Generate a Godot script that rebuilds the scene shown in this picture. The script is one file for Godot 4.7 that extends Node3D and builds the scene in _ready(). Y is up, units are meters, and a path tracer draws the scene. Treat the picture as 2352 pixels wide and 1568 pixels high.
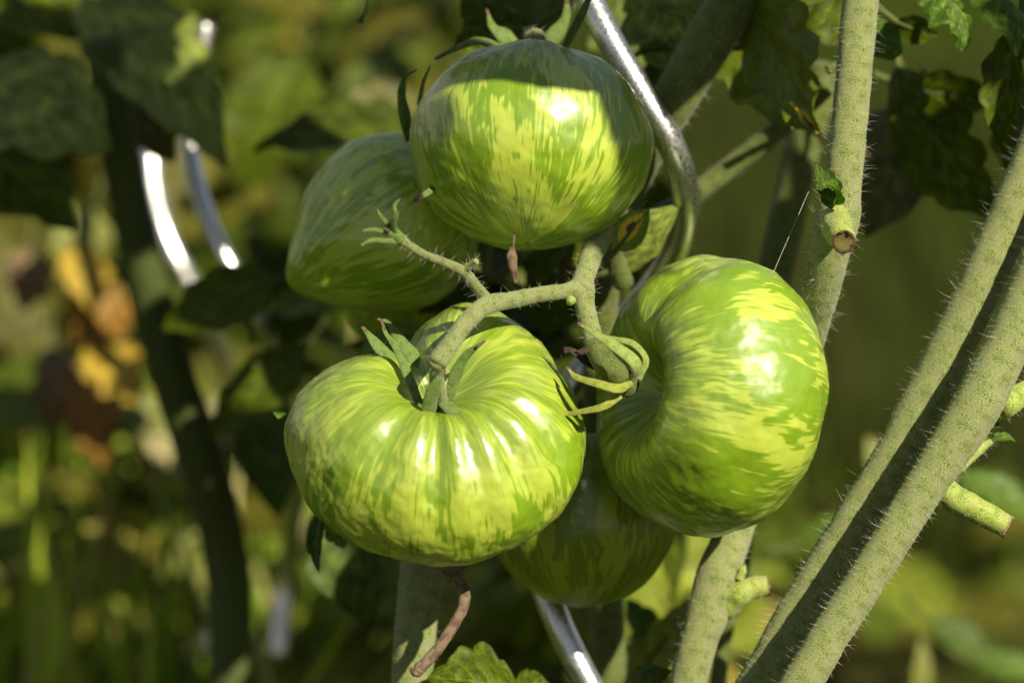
extends Node3D
# Striped green tomatoes on the vine, garden behind. Distances in metres; a point is given by where it
# appears along the lens axis (2352 x 1568 units) and how far behind the focus plane it stands.

const FOCAL := 105.0
const DIST := 0.8
const PITCH := 12.0
const SUN_CAM := Vector3(0.50, 0.48, 0.72)

var cam_xf: Transform3D
var sun_dir: Vector3
var rng := RandomNumberGenerator.new()
var M := {}
var noise := FastNoiseLite.new()
var used := {}
var hair_mesh: ArrayMesh
var fuzz_mesh: ArrayMesh

func _ready():
	rng.seed = 7
	noise.seed = 11
	noise.noise_type = FastNoiseLite.TYPE_SIMPLEX_SMOOTH
	noise.frequency = 1.0
	setup_camera_and_light()
	make_materials()
	hair_mesh = make_hair(5, 0.35)
	fuzz_mesh = make_hair(2, 0.05)
	build_ground()
	build_background()
	build_stakes()
	build_stems()
	build_tomatoes()
	build_truss()
	build_leaves()
	build_overhead()

# ------------------------------------------------------------------ camera, sky, sun
func setup_camera_and_light():
	var p := deg_to_rad(PITCH)
	var back := Vector3(0, sin(p), cos(p))
	var up := Vector3(0, cos(p), -sin(p))
	cam_xf = Transform3D(Basis(Vector3.RIGHT, up, back), Vector3(0, 0.55, 0) + back * DIST)
	var cam := Camera3D.new()
	cam.name = "camera"
	var at := CameraAttributesPhysical.new()
	at.frustum_focal_length = FOCAL
	at.frustum_focus_distance = 0.795
	at.exposure_aperture = 7.0
	at.frustum_near = 0.02
	at.frustum_far = 300.0
	cam.attributes = at
	cam.fov = rad_to_deg(2.0 * atan(12.0 / FOCAL))
	cam.near = 0.02
	cam.far = 300.0
	add_child(cam)
	cam.transform = cam_xf
	cam.current = true

	var sky_mat := ProceduralSkyMaterial.new()
	sky_mat.sky_top_color = Color(0.47, 0.52, 0.59)
	sky_mat.sky_horizon_color = Color(0.92, 0.88, 0.76)
	sky_mat.sky_curve = 0.12
	sky_mat.ground_bottom_color = Color(0.16, 0.17, 0.10)
	sky_mat.ground_horizon_color = Color(0.45, 0.48, 0.42)
	sky_mat.sun_angle_max = 20.0
	var sky := Sky.new()
	sky.sky_material = sky_mat
	var env := Environment.new()
	env.background_mode = Environment.BG_SKY
	env.sky = sky
	env.background_energy_multiplier = 0.55
	env.tonemap_mode = Environment.TONE_MAPPER_LINEAR
	env.tonemap_exposure = 1.78
	env.sdfgi_enabled = true
	env.ssao_enabled = true
	env.ssil_enabled = true
	var we := WorldEnvironment.new()
	we.name = "environment"
	we.environment = env
	add_child(we)

	sun_dir = (cam_xf.basis * SUN_CAM).normalized()
	var sun := DirectionalLight3D.new()
	sun.name = "sun"
	sun.light_energy = 1.45
	sun.light_color = Color(1.0, 0.95, 0.84)
	sun.light_angular_distance = 0.5
	sun.shadow_enabled = true
	add_child(sun)
	sun.look_at_from_position(sun_dir * 5.0, Vector3.ZERO, Vector3.UP)

# ------------------------------------------------------------------ placing
func P(x: float, y: float, d: float) -> Vector3:
	var s := (DIST + d) * (12.0 / FOCAL) / 784.0
	return cam_xf * Vector3((x - 1176.0) * s, (784.0 - y) * s, -(DIST + d))

func R(px: float, d := 0.0) -> float:
	return px * (DIST + d) * (12.0 / FOCAL) / 784.0

func C(x: float, y: float, z: float) -> Vector3:
	return cam_xf.basis * Vector3(x, y, z)

func to_px(w: Vector3) -> Vector3:
	var l := cam_xf.affine_inverse() * w
	var s := -l.z * (12.0 / FOCAL) / 784.0
	return Vector3(l.x / s + 1176.0, 784.0 - l.y / s, -l.z - DIST)

func PP(a: Array) -> PackedVector3Array:
	var o := PackedVector3Array()
	for p in a:
		o.append(P(p[0], p[1], p[2]))
	return o

func RR(pts: Array, widths: Array) -> PackedFloat32Array:
	var o := PackedFloat32Array()
	for i in pts.size():
		o.append(R(widths[i] * 0.5, pts[i][2]))
	return o

func numbered(called: String) -> String:
	if not used.has(called):
		used[called] = 0
		return called
	used[called] += 1
	return "%s_%03d" % [called, used[called]]

func thing(called: String, label: String, category: String, at: Vector3, group := "", kind := "") -> Node3D:
	var o := Node3D.new()
	o.name = numbered(called)
	add_child(o)
	o.position = at
	o.set_meta("label", label)
	o.set_meta("category", category)
	if group != "":
		o.set_meta("group", group)
	if kind != "":
		o.set_meta("kind", kind)
	return o

func part(parent: Node3D, called: String, mesh: Mesh, mat: Material, label := "") -> MeshInstance3D:
	var o := MeshInstance3D.new()
	o.name = called
	o.mesh = mesh
	o.material_override = mat
	parent.add_child(o, true)
	var off := Vector3.ZERO
	var n: Node = parent
	while n != self:
		off += n.position
		n = n.get_parent()
	o.position = -off
	if label != "":
		o.set_meta("label", label)
	return o

# ------------------------------------------------------------------ meshes
func commit(v: PackedVector3Array, n: PackedVector3Array, uv: PackedVector2Array, idx: PackedInt32Array, col := PackedColorArray()) -> ArrayMesh:
	# clockwise seen from the side the normals point to
	for k in range(0, idx.size(), 3):
		var i0 := idx[k]
		var i1 := idx[k + 1]
		var i2 := idx[k + 2]
		if (v[i2] - v[i0]).cross(v[i1] - v[i0]).dot(n[i0] + n[i1] + n[i2]) < 0.0:
			idx[k + 1] = i2
			idx[k + 2] = i1
	var a := []
	a.resize(Mesh.ARRAY_MAX)
	a[Mesh.ARRAY_VERTEX] = v
	a[Mesh.ARRAY_NORMAL] = n
	a[Mesh.ARRAY_TEX_UV] = uv
	a[Mesh.ARRAY_INDEX] = idx
	if col.size() > 0:
		a[Mesh.ARRAY_COLOR] = col
	var m := ArrayMesh.new()
	m.add_surface_from_arrays(Mesh.PRIMITIVE_TRIANGLES, a)
	return m

func spline(pts: PackedVector3Array, rad: PackedFloat32Array, per: int) -> Array:
	var op := PackedVector3Array()
	var orr := PackedFloat32Array()
	var n := pts.size()
	for i in n - 1:
		var p0: Vector3 = pts[i - 1] if i > 0 else pts[i] * 2.0 - pts[i + 1]
		var p3: Vector3 = pts[i + 2] if i + 2 < n else pts[i + 1] * 2.0 - pts[i]
		for k in per:
			var t := float(k) / per
			op.append(pts[i].cubic_interpolate(pts[i + 1], p0, p3, t))
			orr.append(lerpf(rad[i], rad[i + 1], smoothstep(0.0, 1.0, t)))
	op.append(pts[n - 1])
	orr.append(rad[n - 1])
	return [op, orr]

# A swept tube: opt = {sides, per, lump, ridge, flat, hint, cap0, cap1, tile}
func tube(pts: PackedVector3Array, rad: PackedFloat32Array, opt := {}) -> Dictionary:
	var sides: int = opt.get("sides", 18)
	var per: int = opt.get("per", 8)
	var lump: float = opt.get("lump", 0.03)
	var ridge: float = opt.get("ridge", 0.0)
	var flat: float = opt.get("flat", 1.0)
	var tile: float = opt.get("tile", 0.02)
	var sp := spline(pts, rad, per)
	var c: PackedVector3Array = sp[0]
	var r: PackedFloat32Array = sp[1]
	var cap0: bool = opt.get("cap0", true)
	var cap1: bool = opt.get("cap1", true)
	# rounded ends
	if cap0:
		var d0 := (c[0] - c[1]).normalized()
		var c0 := c[0]
		var r0 := r[0]
		for a in [0.5, 0.85, 1.0]:
			c.insert(0, c0 + d0 * r0 * 0.45 * a)
			r.insert(0, maxf(r0 * sqrt(1.0 - a * a), r0 * 0.01))
	if cap1:
		var ce := c[c.size() - 1]
		var re := r[r.size() - 1]
		var d1 := (ce - c[c.size() - 2]).normalized()
		for a in [0.5, 0.85, 1.0]:
			c.append(ce + d1 * re * 0.45 * a)
			r.append(maxf(re * sqrt(1.0 - a * a), re * 0.01))
	var m := c.size()
	var t0 := (c[1] - c[0]).normalized()
	var hint: Vector3 = opt.get("hint", Vector3(0.31, 0.22, 0.9))
	var u := (hint - t0 * hint.dot(t0)).normalized()
	var fixed: bool = opt.has("hint")
	var v := PackedVector3Array()
	var nn := PackedVector3Array()
	var uv := PackedVector2Array()
	var idx := PackedInt32Array()
	var length := 0.0
	var mean_r := 0.0
	for x in rad:
		mean_r += x / rad.size()
	var around := maxf(1.0, roundf(TAU * mean_r / tile))
	for i in m:
		var t := (c[mini(i + 1, m - 1)] - c[maxi(i - 1, 0)]).normalized()
		if fixed:
			u = (hint - t * hint.dot(t)).normalized()
		else:
			u = (u - t * u.dot(t)).normalized()
		var w := t.cross(u)
		if i > 0:
			length += (c[i] - c[i - 1]).length()
		for k in sides + 1:
			var a := TAU * float(k % sides) / sides
			var dir := u * cos(a) * flat + w * sin(a)
			var rr := r[i]
			if lump > 0.0:
				var q := (c[i] + dir * r[i]) / maxf(mean_r, 0.0004)
				rr *= 1.0 + lump * noise.get_noise_3d(q.x * 0.5, q.y * 0.5, q.z * 0.5) + lump * 0.4 * noise.get_noise_3d(q.x * 1.1, q.y * 1.1, q.z * 1.1)
			if ridge > 0.0:
				rr *= 1.0 + ridge * cos(a * 4.0 + 1.0) + ridge * 0.5 * cos(a * 7.0)
			v.append(c[i] + dir * rr)
			uv.append(Vector2(float(k) / sides * around, length / tile))
			nn.append(Vector3.ZERO)
	var st := sides + 1
	for i in m:
		for k in sides + 1:
			var kk := k % sides
			var du := v[i * st + (kk + 1) % sides] - v[i * st + (kk + sides - 1) % sides]
			var dv := v[mini(i + 1, m - 1) * st + kk] - v[maxi(i - 1, 0) * st + kk]
			var nrm := du.cross(dv).normalized()
			if nrm.dot(v[i * st + kk] - c[i]) < 0.0:
				nrm = -nrm
			if (i < 1 and cap0):
				nrm = (c[0] - c[1]).normalized()
			if (i > m - 2 and cap1):
				nrm = (c[m - 1] - c[m - 2]).normalized()
			nn[i * st + k] = nrm
	for i in m - 1:
		for k in sides:
			var a0 := i * st + k
			idx.append_array([a0, a0 + st, a0 + 1, a0 + 1, a0 + st, a0 + st + 1])
	return {"mesh": commit(v, nn, uv, idx), "v": v, "n": nn, "stride": st, "rows": m, "c": c, "r": r}

func make_hair(segs: int, bend: float) -> ArrayMesh:
	var v := PackedVector3Array()
	var n := PackedVector3Array()
	var uv := PackedVector2Array()
	var idx := PackedInt32Array()
	for i in segs + 1:
		var t := float(i) / segs
		var r := 1.0 * (1.0 - t * 0.92)
		for k in 3:
			var a := TAU * k / 3.0
			# x and z are scaled by the hair's thickness, so the bend is in those units too
			v.append(Vector3(cos(a) * r + bend * t * t * 20.0, t, sin(a) * r))
			n.append(Vector3(cos(a), 0.05, sin(a)).normalized())
			uv.append(Vector2(0, t))
	for i in segs:
		for k in 3:
			var a0 := i * 3 + k
			var b0 := i * 3 + (k + 1) % 3
			idx.append_array([a0, a0 + 3, b0, b0, a0 + 3, b0 + 3])
	return commit(v, n, uv, idx)

# hairs standing on a surface given by vertices and normals; one uncountable mass
func hairs(parent: Node3D, called: String, v: PackedVector3Array, n: PackedVector3Array, count: int, lmin: float, lmax: float, thick: float, mesh: ArrayMesh, mat: Material, lean := 0.35):
	var mm := MultiMesh.new()
	mm.transform_format = MultiMesh.TRANSFORM_3D
	mm.mesh = mesh
	mm.instance_count = count
	var off := Vector3.ZERO
	var q: Node = parent
	while q != self:
		off += q.position
		q = q.get_parent()
	for i in count:
		var a := rng.randi() % v.size()
		var nrm := n[a]
		var b := mini(a + 1, v.size() - 1)
		var pos := v[a].lerp(v[b], rng.randf()) if v[a].distance_to(v[b]) < 0.004 else v[a]
		var dir := (nrm + Vector3(rng.randfn(), rng.randfn(), rng.randfn()) * lean).normalized()
		if dir.dot(nrm) < 0.1:
			dir = nrm
		var sx := dir.cross(Vector3(rng.randfn(), rng.randfn(), rng.randfn())).normalized()
		var sz := sx.cross(dir)
		var l := lerpf(lmin, lmax, pow(rng.randf(), 1.5))
		mm.set_instance_transform(i, Transform3D(Basis(sx * thick, dir * l, sz * thick), pos - nrm * thick * 0.5))
	var o := MultiMeshInstance3D.new()
	o.name = called
	o.multimesh = mm
	o.material_override = mat
	o.set_meta("kind", "stuff")
	parent.add_child(o, true)
	o.position = -off

func stem_hairs(parent: Node3D, tb: Dictionary, per_cm2: float, lmax := 0.0022, fuzz := 120.0):
	var area := 0.0
	for i in tb.rows - 1:
		area += TAU * tb.r[i] * (tb.c[i + 1] - tb.c[i]).length()
	area *= 10000.0
	hairs(parent, "long_hairs", tb.v, tb.n, int(area * per_cm2) + 4, 0.0011, lmax * 1.6, 0.00003, hair_mesh, M.hair, 0.35)
	if fuzz > 0.0:
		hairs(parent, "short_fuzz", tb.v, tb.n, int(area * fuzz) + 4, 0.00012, 0.00034, 0.000045, fuzz_mesh, M.fuzz, 0.5)

# ------------------------------------------------------------------ materials
func mat(color: Color, rough := 0.6, opt := {}) -> StandardMaterial3D:
	var m := StandardMaterial3D.new()
	m.albedo_color = color.linear_to_srgb()
	m.roughness = rough
	m.cull_mode = BaseMaterial3D.CULL_DISABLED
	if opt.has("tex"):
		m.albedo_texture = opt.tex
	if opt.has("metal"):
		m.metallic = opt.metal
	if opt.has("spec"):
		m.metallic_specular = opt.spec
	if opt.has("back"):
		m.backlight_enabled = true
		m.backlight = opt.back
	if opt.has("rim"):
		m.rim_enabled = true
		m.rim = opt.rim
		m.rim_tint = opt.get("rim_tint", 0.4)
	if opt.has("bump"):
		m.heightmap_enabled = true
		m.heightmap_texture = opt.bump
		m.heightmap_scale = opt.get("bump_cm", 0.01)
	if opt.has("sss"):
		m.subsurf_scatter_enabled = true
		m.subsurf_scatter_strength = opt.sss
	if opt.has("rough_tex"):
		m.roughness_texture = opt.rough_tex
	if opt.has("vc"):
		m.vertex_color_use_as_albedo = true
	if opt.has("tri"):
		m.uv1_triplanar = true
		m.uv1_world_triplanar = true
		m.uv1_scale = Vector3.ONE * opt.tri
	if opt.has("coat"):
		m.clearcoat_enabled = true
		m.clearcoat = opt.coat
		m.clearcoat_roughness = opt.get("coat_rough", 0.1)
	return m

func noise_image(seed_: int, freq: float, size: int, type := FastNoiseLite.TYPE_SIMPLEX_SMOOTH, oct := 3) -> Image:
	var n := FastNoiseLite.new()
	n.seed = seed_
	n.noise_type = type
	n.frequency = freq
	n.fractal_octaves = oct
	return n.get_seamless_image(size, size)

func blend_texture(a: Image, b: Image, c0: Color, c1: Color, c2: Color, cut := 0.62) -> ImageTexture:
	# fine grain a between c0 and c1, coarse patches b towards c2 (linear colours)
	var s := a.get_width()
	var da := a.get_data()
	var db := b.get_data()
	var out := PackedByteArray()
	out.resize(s * s * 3)
	for i in s * s:
		var x := smoothstep(0.25, 0.75, da[i] / 255.0)
		var y := smoothstep(cut - 0.16, cut + 0.16, db[i] / 255.0)
		var c := c0.lerp(c1, x).lerp(c2, y * 0.75).linear_to_srgb()
		out[i * 3] = int(c.r * 255.0)
		out[i * 3 + 1] = int(c.g * 255.0)
		out[i * 3 + 2] = int(c.b * 255.0)
	return ImageTexture.create_from_image(Image.create_from_data(s, s, false, Image.FORMAT_RGB8, out))

func leaf_texture(seed_: int, spots: Array, tint := Color(1, 1, 1)) -> ImageTexture:
	# u across the blade, v from base to tip; near white so that a material can tint it; veins paler
	var s := 256
	var n1 := FastNoiseLite.new()
	n1.seed = seed_
	n1.frequency = 0.02
	var n2 := FastNoiseLite.new()
	n2.seed = seed_ + 1
	n2.frequency = 0.11
	var im := Image.create(s, s, false, Image.FORMAT_RGB8)
	for y in s:
		for x in s:
			var t := (x + 0.5) / s * 2.0 - 1.0
			var q := (y + 0.5) / s
			var g := 0.62 + 0.24 * n1.get_noise_2d(x, y) + 0.2 * n2.get_noise_2d(x, y)
			var ph := q * 6.0 - absf(t) * 1.5 + 0.15 * n1.get_noise_2d(x * 2.0, y * 2.0)
			var vein := 1.0 - smoothstep(0.02, 0.09, absf(ph - roundf(ph)))
			vein *= 1.0 - absf(t) * 0.75
			var mid := 1.0 - smoothstep(0.015, 0.05, absf(t))
			var net := 1.0 - smoothstep(0.0, 0.05, absf(n2.get_noise_2d(x * 0.7 + 80.0, y * 0.7)))
			g += 0.26 * maxf(vein, mid) + 0.07 * net
			var c := Color(g, g, g) * tint
			for sp in spots:
				var dd := Vector2((t - sp[0]) * 0.5, (q - sp[1]) * sp[4]).length() + 0.05 * n1.get_noise_2d(x * 3.0, y * 3.0)
				var edge := smoothstep(sp[2] + 0.02, sp[2] - 0.02, dd)
				var core := smoothstep(sp[3] + 0.015, sp[3] - 0.015, dd)
				c = c.lerp(Color(0.62, 0.45, 0.02), edge).lerp(Color(0.045, 0.026, 0.02), core)
			c = Color(clampf(c.r, 0, 1), clampf(c.g, 0, 1), clampf(c.b, 0, 1))
			im.set_pixel(x, y, c.linear_to_srgb() if spots.size() > 0 else c)
	return ImageTexture.create_from_image(im)

func radial_texture(seed_: int, inner: Color, outer: Color, crack: Color) -> ImageTexture:
	var n := FastNoiseLite.new()
	n.seed = seed_
	n.frequency = 0.06
	var im := Image.create(128, 128, false, Image.FORMAT_RGB8)
	for y in 128:
		for x in 128:
			var r := Vector2(x - 64, y - 64).length() / 64.0 + 0.12 * n.get_noise_2d(x, y)
			var c := inner.lerp(outer, smoothstep(0.62, 0.8, r))
			c = c.lerp(crack, smoothstep(0.15, 0.4, n.get_noise_2d(x * 0.8 + 50.0, y * 3.0)) * 0.85)
			im.set_pixel(x, y, c.linear_to_srgb())
	return ImageTexture.create_from_image(im)

func make_materials():
	var grain := noise_image(3, 0.12, 512, FastNoiseLite.TYPE_SIMPLEX, 2)
	var patch := noise_image(9, 0.008, 512)
	var grain_tex := ImageTexture.create_from_image(grain)
	var pits := noise_image(17, 0.045, 512, FastNoiseLite.TYPE_SIMPLEX, 2)
	var gd := grain.get_data()
	var pd := pits.get_data()
	var qd := patch.get_data()
	for i in gd.size():
		# fine fuzz grain, darker pits between, greyer drifts
		gd[i] = int(clampf(gd[i] * 0.75 + 52.0 - 75.0 * smoothstep(0.66, 0.86, pd[i] / 255.0) + (qd[i] - 128.0) * 0.35, 0, 255))
	var fuzzy := Image.create_from_data(512, 512, false, Image.FORMAT_L8, gd)
	var stem_tex := blend_texture(fuzzy, patch, Color(0.04, 0.075, 0.006), Color(0.36, 0.40, 0.145), Color(0.21, 0.21, 0.115), 0.60)
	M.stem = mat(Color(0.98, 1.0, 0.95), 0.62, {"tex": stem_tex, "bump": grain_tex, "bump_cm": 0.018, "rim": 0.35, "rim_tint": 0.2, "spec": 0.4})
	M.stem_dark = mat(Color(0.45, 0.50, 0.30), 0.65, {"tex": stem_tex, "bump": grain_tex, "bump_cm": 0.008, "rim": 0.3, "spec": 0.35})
	M.stem_pale = mat(Color(1.25, 1.35, 0.75), 0.6, {"tex": stem_tex, "bump": grain_tex, "bump_cm": 0.006, "rim": 0.3, "spec": 0.4})
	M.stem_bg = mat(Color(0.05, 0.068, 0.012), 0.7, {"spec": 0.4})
	M.stalk_bg = mat(Color(0.42, 0.40, 0.16), 0.7)
	M.cut = mat(Color(1, 1, 1), 0.85, {"tex": radial_texture(5, Color(0.72, 0.66, 0.45), Color(0.45, 0.30, 0.18), Color(0.80, 0.76, 0.62)), "bump": grain_tex, "bump_cm": 0.04})
	var cutb := blend_texture(grain, patch, Color(0.15, 0.10, 0.055), Color(0.36, 0.27, 0.16), Color(0.10, 0.06, 0.045), 0.5)
	M.cut_brown = mat(Color(1, 1, 1), 0.85, {"tex": radial_texture(6, Color(0.33, 0.30, 0.07), Color(0.20, 0.10, 0.05), Color(0.10, 0.06, 0.02)), "bump": grain_tex, "bump_cm": 0.04})
	M.dry = mat(Color(0.92, 0.90, 0.95), 0.7, {"tex": cutb, "bump": grain_tex, "bump_cm": 0.02})
	M.dry_dark = mat(Color(0.32, 0.28, 0.27), 0.75, {"tex": cutb, "bump": grain_tex, "bump_cm": 0.02})
	M.sepal = mat(Color(0.52, 0.72, 0.40), 0.6, {"tex": stem_tex, "bump": grain_tex, "bump_cm": 0.006, "rim": 0.4, "spec": 0.35})
	M.sepal_yellow = mat(Color(1.15, 1.15, 0.45), 0.6, {"tex": stem_tex, "bump": grain_tex, "bump_cm": 0.006, "rim": 0.3, "spec": 0.35})
	M.sepal_pale = mat(Color(1.0, 1.15, 0.75), 0.6, {"tex": stem_tex, "bump": grain_tex, "bump_cm": 0.006, "rim": 0.3, "spec": 0.35})
	M.hair = mat(Color(0.85, 0.85, 0.78), 0.35, {"back": Color(0.6, 0.6, 0.5)})
	M.fuzz = mat(Color(0.62, 0.66, 0.38), 0.5, {"back": Color(0.4, 0.4, 0.25)})
	M.fruit_fuzz = mat(Color(0.80, 0.84, 0.50), 0.5, {"back": Color(0.4, 0.4, 0.2)})
	# galvanised steel
	var mg := noise_image(21, 0.03, 512, FastNoiseLite.TYPE_SIMPLEX, 4)
	var md := mg.get_data()
	var rd := PackedByteArray()
	rd.resize(md.size())
	for i in md.size():
		rd[i] = int(clampf(50.0 + md[i] * 0.28, 0, 255))
	var rough_tex := ImageTexture.create_from_image(Image.create_from_data(512, 512, false, Image.FORMAT_L8, rd))
	var metal_tex := blend_texture(mg, patch, Color(0.62, 0.62, 0.63), Color(0.80, 0.80, 0.80), Color(0.68, 0.67, 0.64), 0.6)
	M.steel = mat(Color(1, 1, 1), 1.0, {"tex": metal_tex, "metal": 1.0, "rough_tex": rough_tex, "bump": ImageTexture.create_from_image(mg), "bump_cm": 0.0015})
	M.steel_line = mat(Color(0.25, 0.25, 0.25), 0.5, {"metal": 1.0})
	# leaves
	var lt := leaf_texture(5, [])
	var lt2 := leaf_texture(15, [])
	var lt_spot := leaf_texture(25, [[-0.15, 0.5, 0.27, 0.10, 0.75]], Color(0.22, 0.34, 0.04))
	var lt_tip := leaf_texture(35, [[0.3, 0.93, 0.12, 0.06, 1.0]], Color(0.16, 0.22, 0.010))
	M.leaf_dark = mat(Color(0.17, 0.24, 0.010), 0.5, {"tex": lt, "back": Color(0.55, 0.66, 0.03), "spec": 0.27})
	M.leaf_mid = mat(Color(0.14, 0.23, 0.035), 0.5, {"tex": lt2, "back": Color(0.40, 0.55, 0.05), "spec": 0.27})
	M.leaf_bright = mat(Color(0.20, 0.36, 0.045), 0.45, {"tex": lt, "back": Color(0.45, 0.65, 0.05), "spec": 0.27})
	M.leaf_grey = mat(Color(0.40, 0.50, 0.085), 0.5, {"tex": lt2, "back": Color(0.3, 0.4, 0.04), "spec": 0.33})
	M.leaf_yellow = mat(Color(0.95, 0.66, 0.05), 0.6, {"tex": lt2, "back": Color(0.6, 0.5, 0.05)})
	M.leaf_orange = mat(Color(0.55, 0.28, 0.02), 0.6, {"tex": lt, "back": Color(0.6, 0.4, 0.04)})
	M.leaf_lime = mat(Color(0.50, 0.55, 0.10), 0.55, {"tex": lt2, "back": Color(0.6, 0.7, 0.1)})
	M.leaf_brown = mat(Color(0.40, 0.26, 0.13), 0.7, {"tex": lt, "back": Color(0.3, 0.2, 0.1)})
	M.leaf_straw = mat(Color(0.62, 0.55, 0.24), 0.7, {"tex": lt2, "back": Color(0.4, 0.35, 0.15)})
	M.leaf_olive = mat(Color(0.20, 0.20, 0.02), 0.6, {"tex": lt, "back": Color(0.5, 0.5, 0.04)})
	M.leaf_spot = mat(Color(1, 1, 1), 0.45, {"tex": lt_spot, "back": Color(0.4, 0.5, 0.05)})
	M.leaf_tip = mat(Color(1, 1, 1), 0.45, {"tex": lt_tip, "back": Color(0.4, 0.5, 0.05)})
	M.foliage = mat(Color(1, 1, 1), 0.5, {"tex": lt2, "vc": 1, "back": Color(0.6, 0.7, 0.06), "spec": 0.27})
	M.grass = mat(Color(1, 1, 1), 0.7, {"vc": 1, "spec": 0.2, "back": Color(0.4, 0.5, 0.06)})
	# soil and turf
	var g1 := noise_image(41, 0.012, 512, FastNoiseLite.TYPE_SIMPLEX_SMOOTH, 4)
	var g2 := noise_image(43, 0.006, 512)
	M.ground = mat(Color(1, 1, 1), 1.0, {"spec": 0.08, "tex": blend_texture(g1, g2, Color(0.013, 0.026, 0.002), Color(0.042, 0.066, 0.006), Color(0.036, 0.030, 0.012), 0.55), "tri": 0.55})

# ------------------------------------------------------------------ tomatoes
# pigment of a striped unripe tomato, u round the fruit, v from stem end to blossom end
func skin_texture(seed_: int, light: Color, dark: Color, shoulder: Color, thr: float, w := 1024, h := 512) -> ImageTexture:
	var n := FastNoiseLite.new()
	n.seed = seed_
	n.noise_type = FastNoiseLite.TYPE_SIMPLEX_SMOOTH
	n.frequency = 1.0
	n.fractal_type = FastNoiseLite.FRACTAL_NONE
	var out := PackedByteArray()
	out.resize(w * h * 3)
	var cs := PackedFloat32Array()
	var sn := PackedFloat32Array()
	for x in w:
		cs.append(cos(TAU * x / w))
		sn.append(sin(TAU * x / w))
	var i := 0
	for y in h:
		var v := (y + 0.5) / h
		var near_stem := smoothstep(0.42, 0.14, v)
		var near_end := smoothstep(0.80, 1.0, v)
		var t := thr - 0.30 * near_stem - 0.22 * near_end
		for x in w:
			var c := cs[x]
			var s := sn[x]
			var wob := n.get_noise_3d(c * 4.0 + 9.0, s * 4.0, v * 9.0) * 0.16
			var big := n.get_noise_3d(c * 2.0, s * 2.0, v * 2.4 + 4.0)
			var a := n.get_noise_3d(c * 7.0 + wob * 3.0, s * 7.0, v * 4.6 + wob)
			var b := n.get_noise_3d(c * 18.0, s * 18.0 + wob * 6.0, v * 8.5 + 20.0)
			var f := n.get_noise_3d(c * 40.0, s * 40.0, v * 9.0 + 40.0)
			var val := a * 0.48 + b * 0.42 + f * 0.26 + big * 0.60
			var soft := lerpf(0.10, 0.40, near_stem)
			var k := (0.62 * smoothstep(t - soft, t + soft, val) + 0.38 * smoothstep(t - soft * 2.2, t + soft * 2.2, val + 0.25 * f - 0.25 * a)) * (1.0 - 0.45 * near_stem)
			var col := light.lerp(dark, k)
			col = col.lerp(shoulder, near_stem * clampf(0.55 + 0.5 * b + 0.3 * a + 0.3 * f, 0.0, 0.92))
			var g := 1.0 + 0.07 * big + 0.015 * f
			out[i] = int(clampf(pow(col.r * g, 0.4545), 0, 1) * 255.0)
			out[i + 1] = int(clampf(pow(col.g * g, 0.4545), 0, 1) * 255.0)
			out[i + 2] = int(clampf(pow(col.b * g, 0.4545), 0, 1) * 255.0)
			i += 3
	return ImageTexture.create_from_image(Image.create_from_data(w, h, false, Image.FORMAT_RGB8, out))

func fruit_material(tex: Texture2D, rough := 0.40, coat := 0.6) -> StandardMaterial3D:
	var m := mat(Color(1, 1, 1), rough, {"tex": tex, "sss": 0.05, "spec": 0.75, "coat": coat, "coat_rough": 0.24})
	return m

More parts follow.
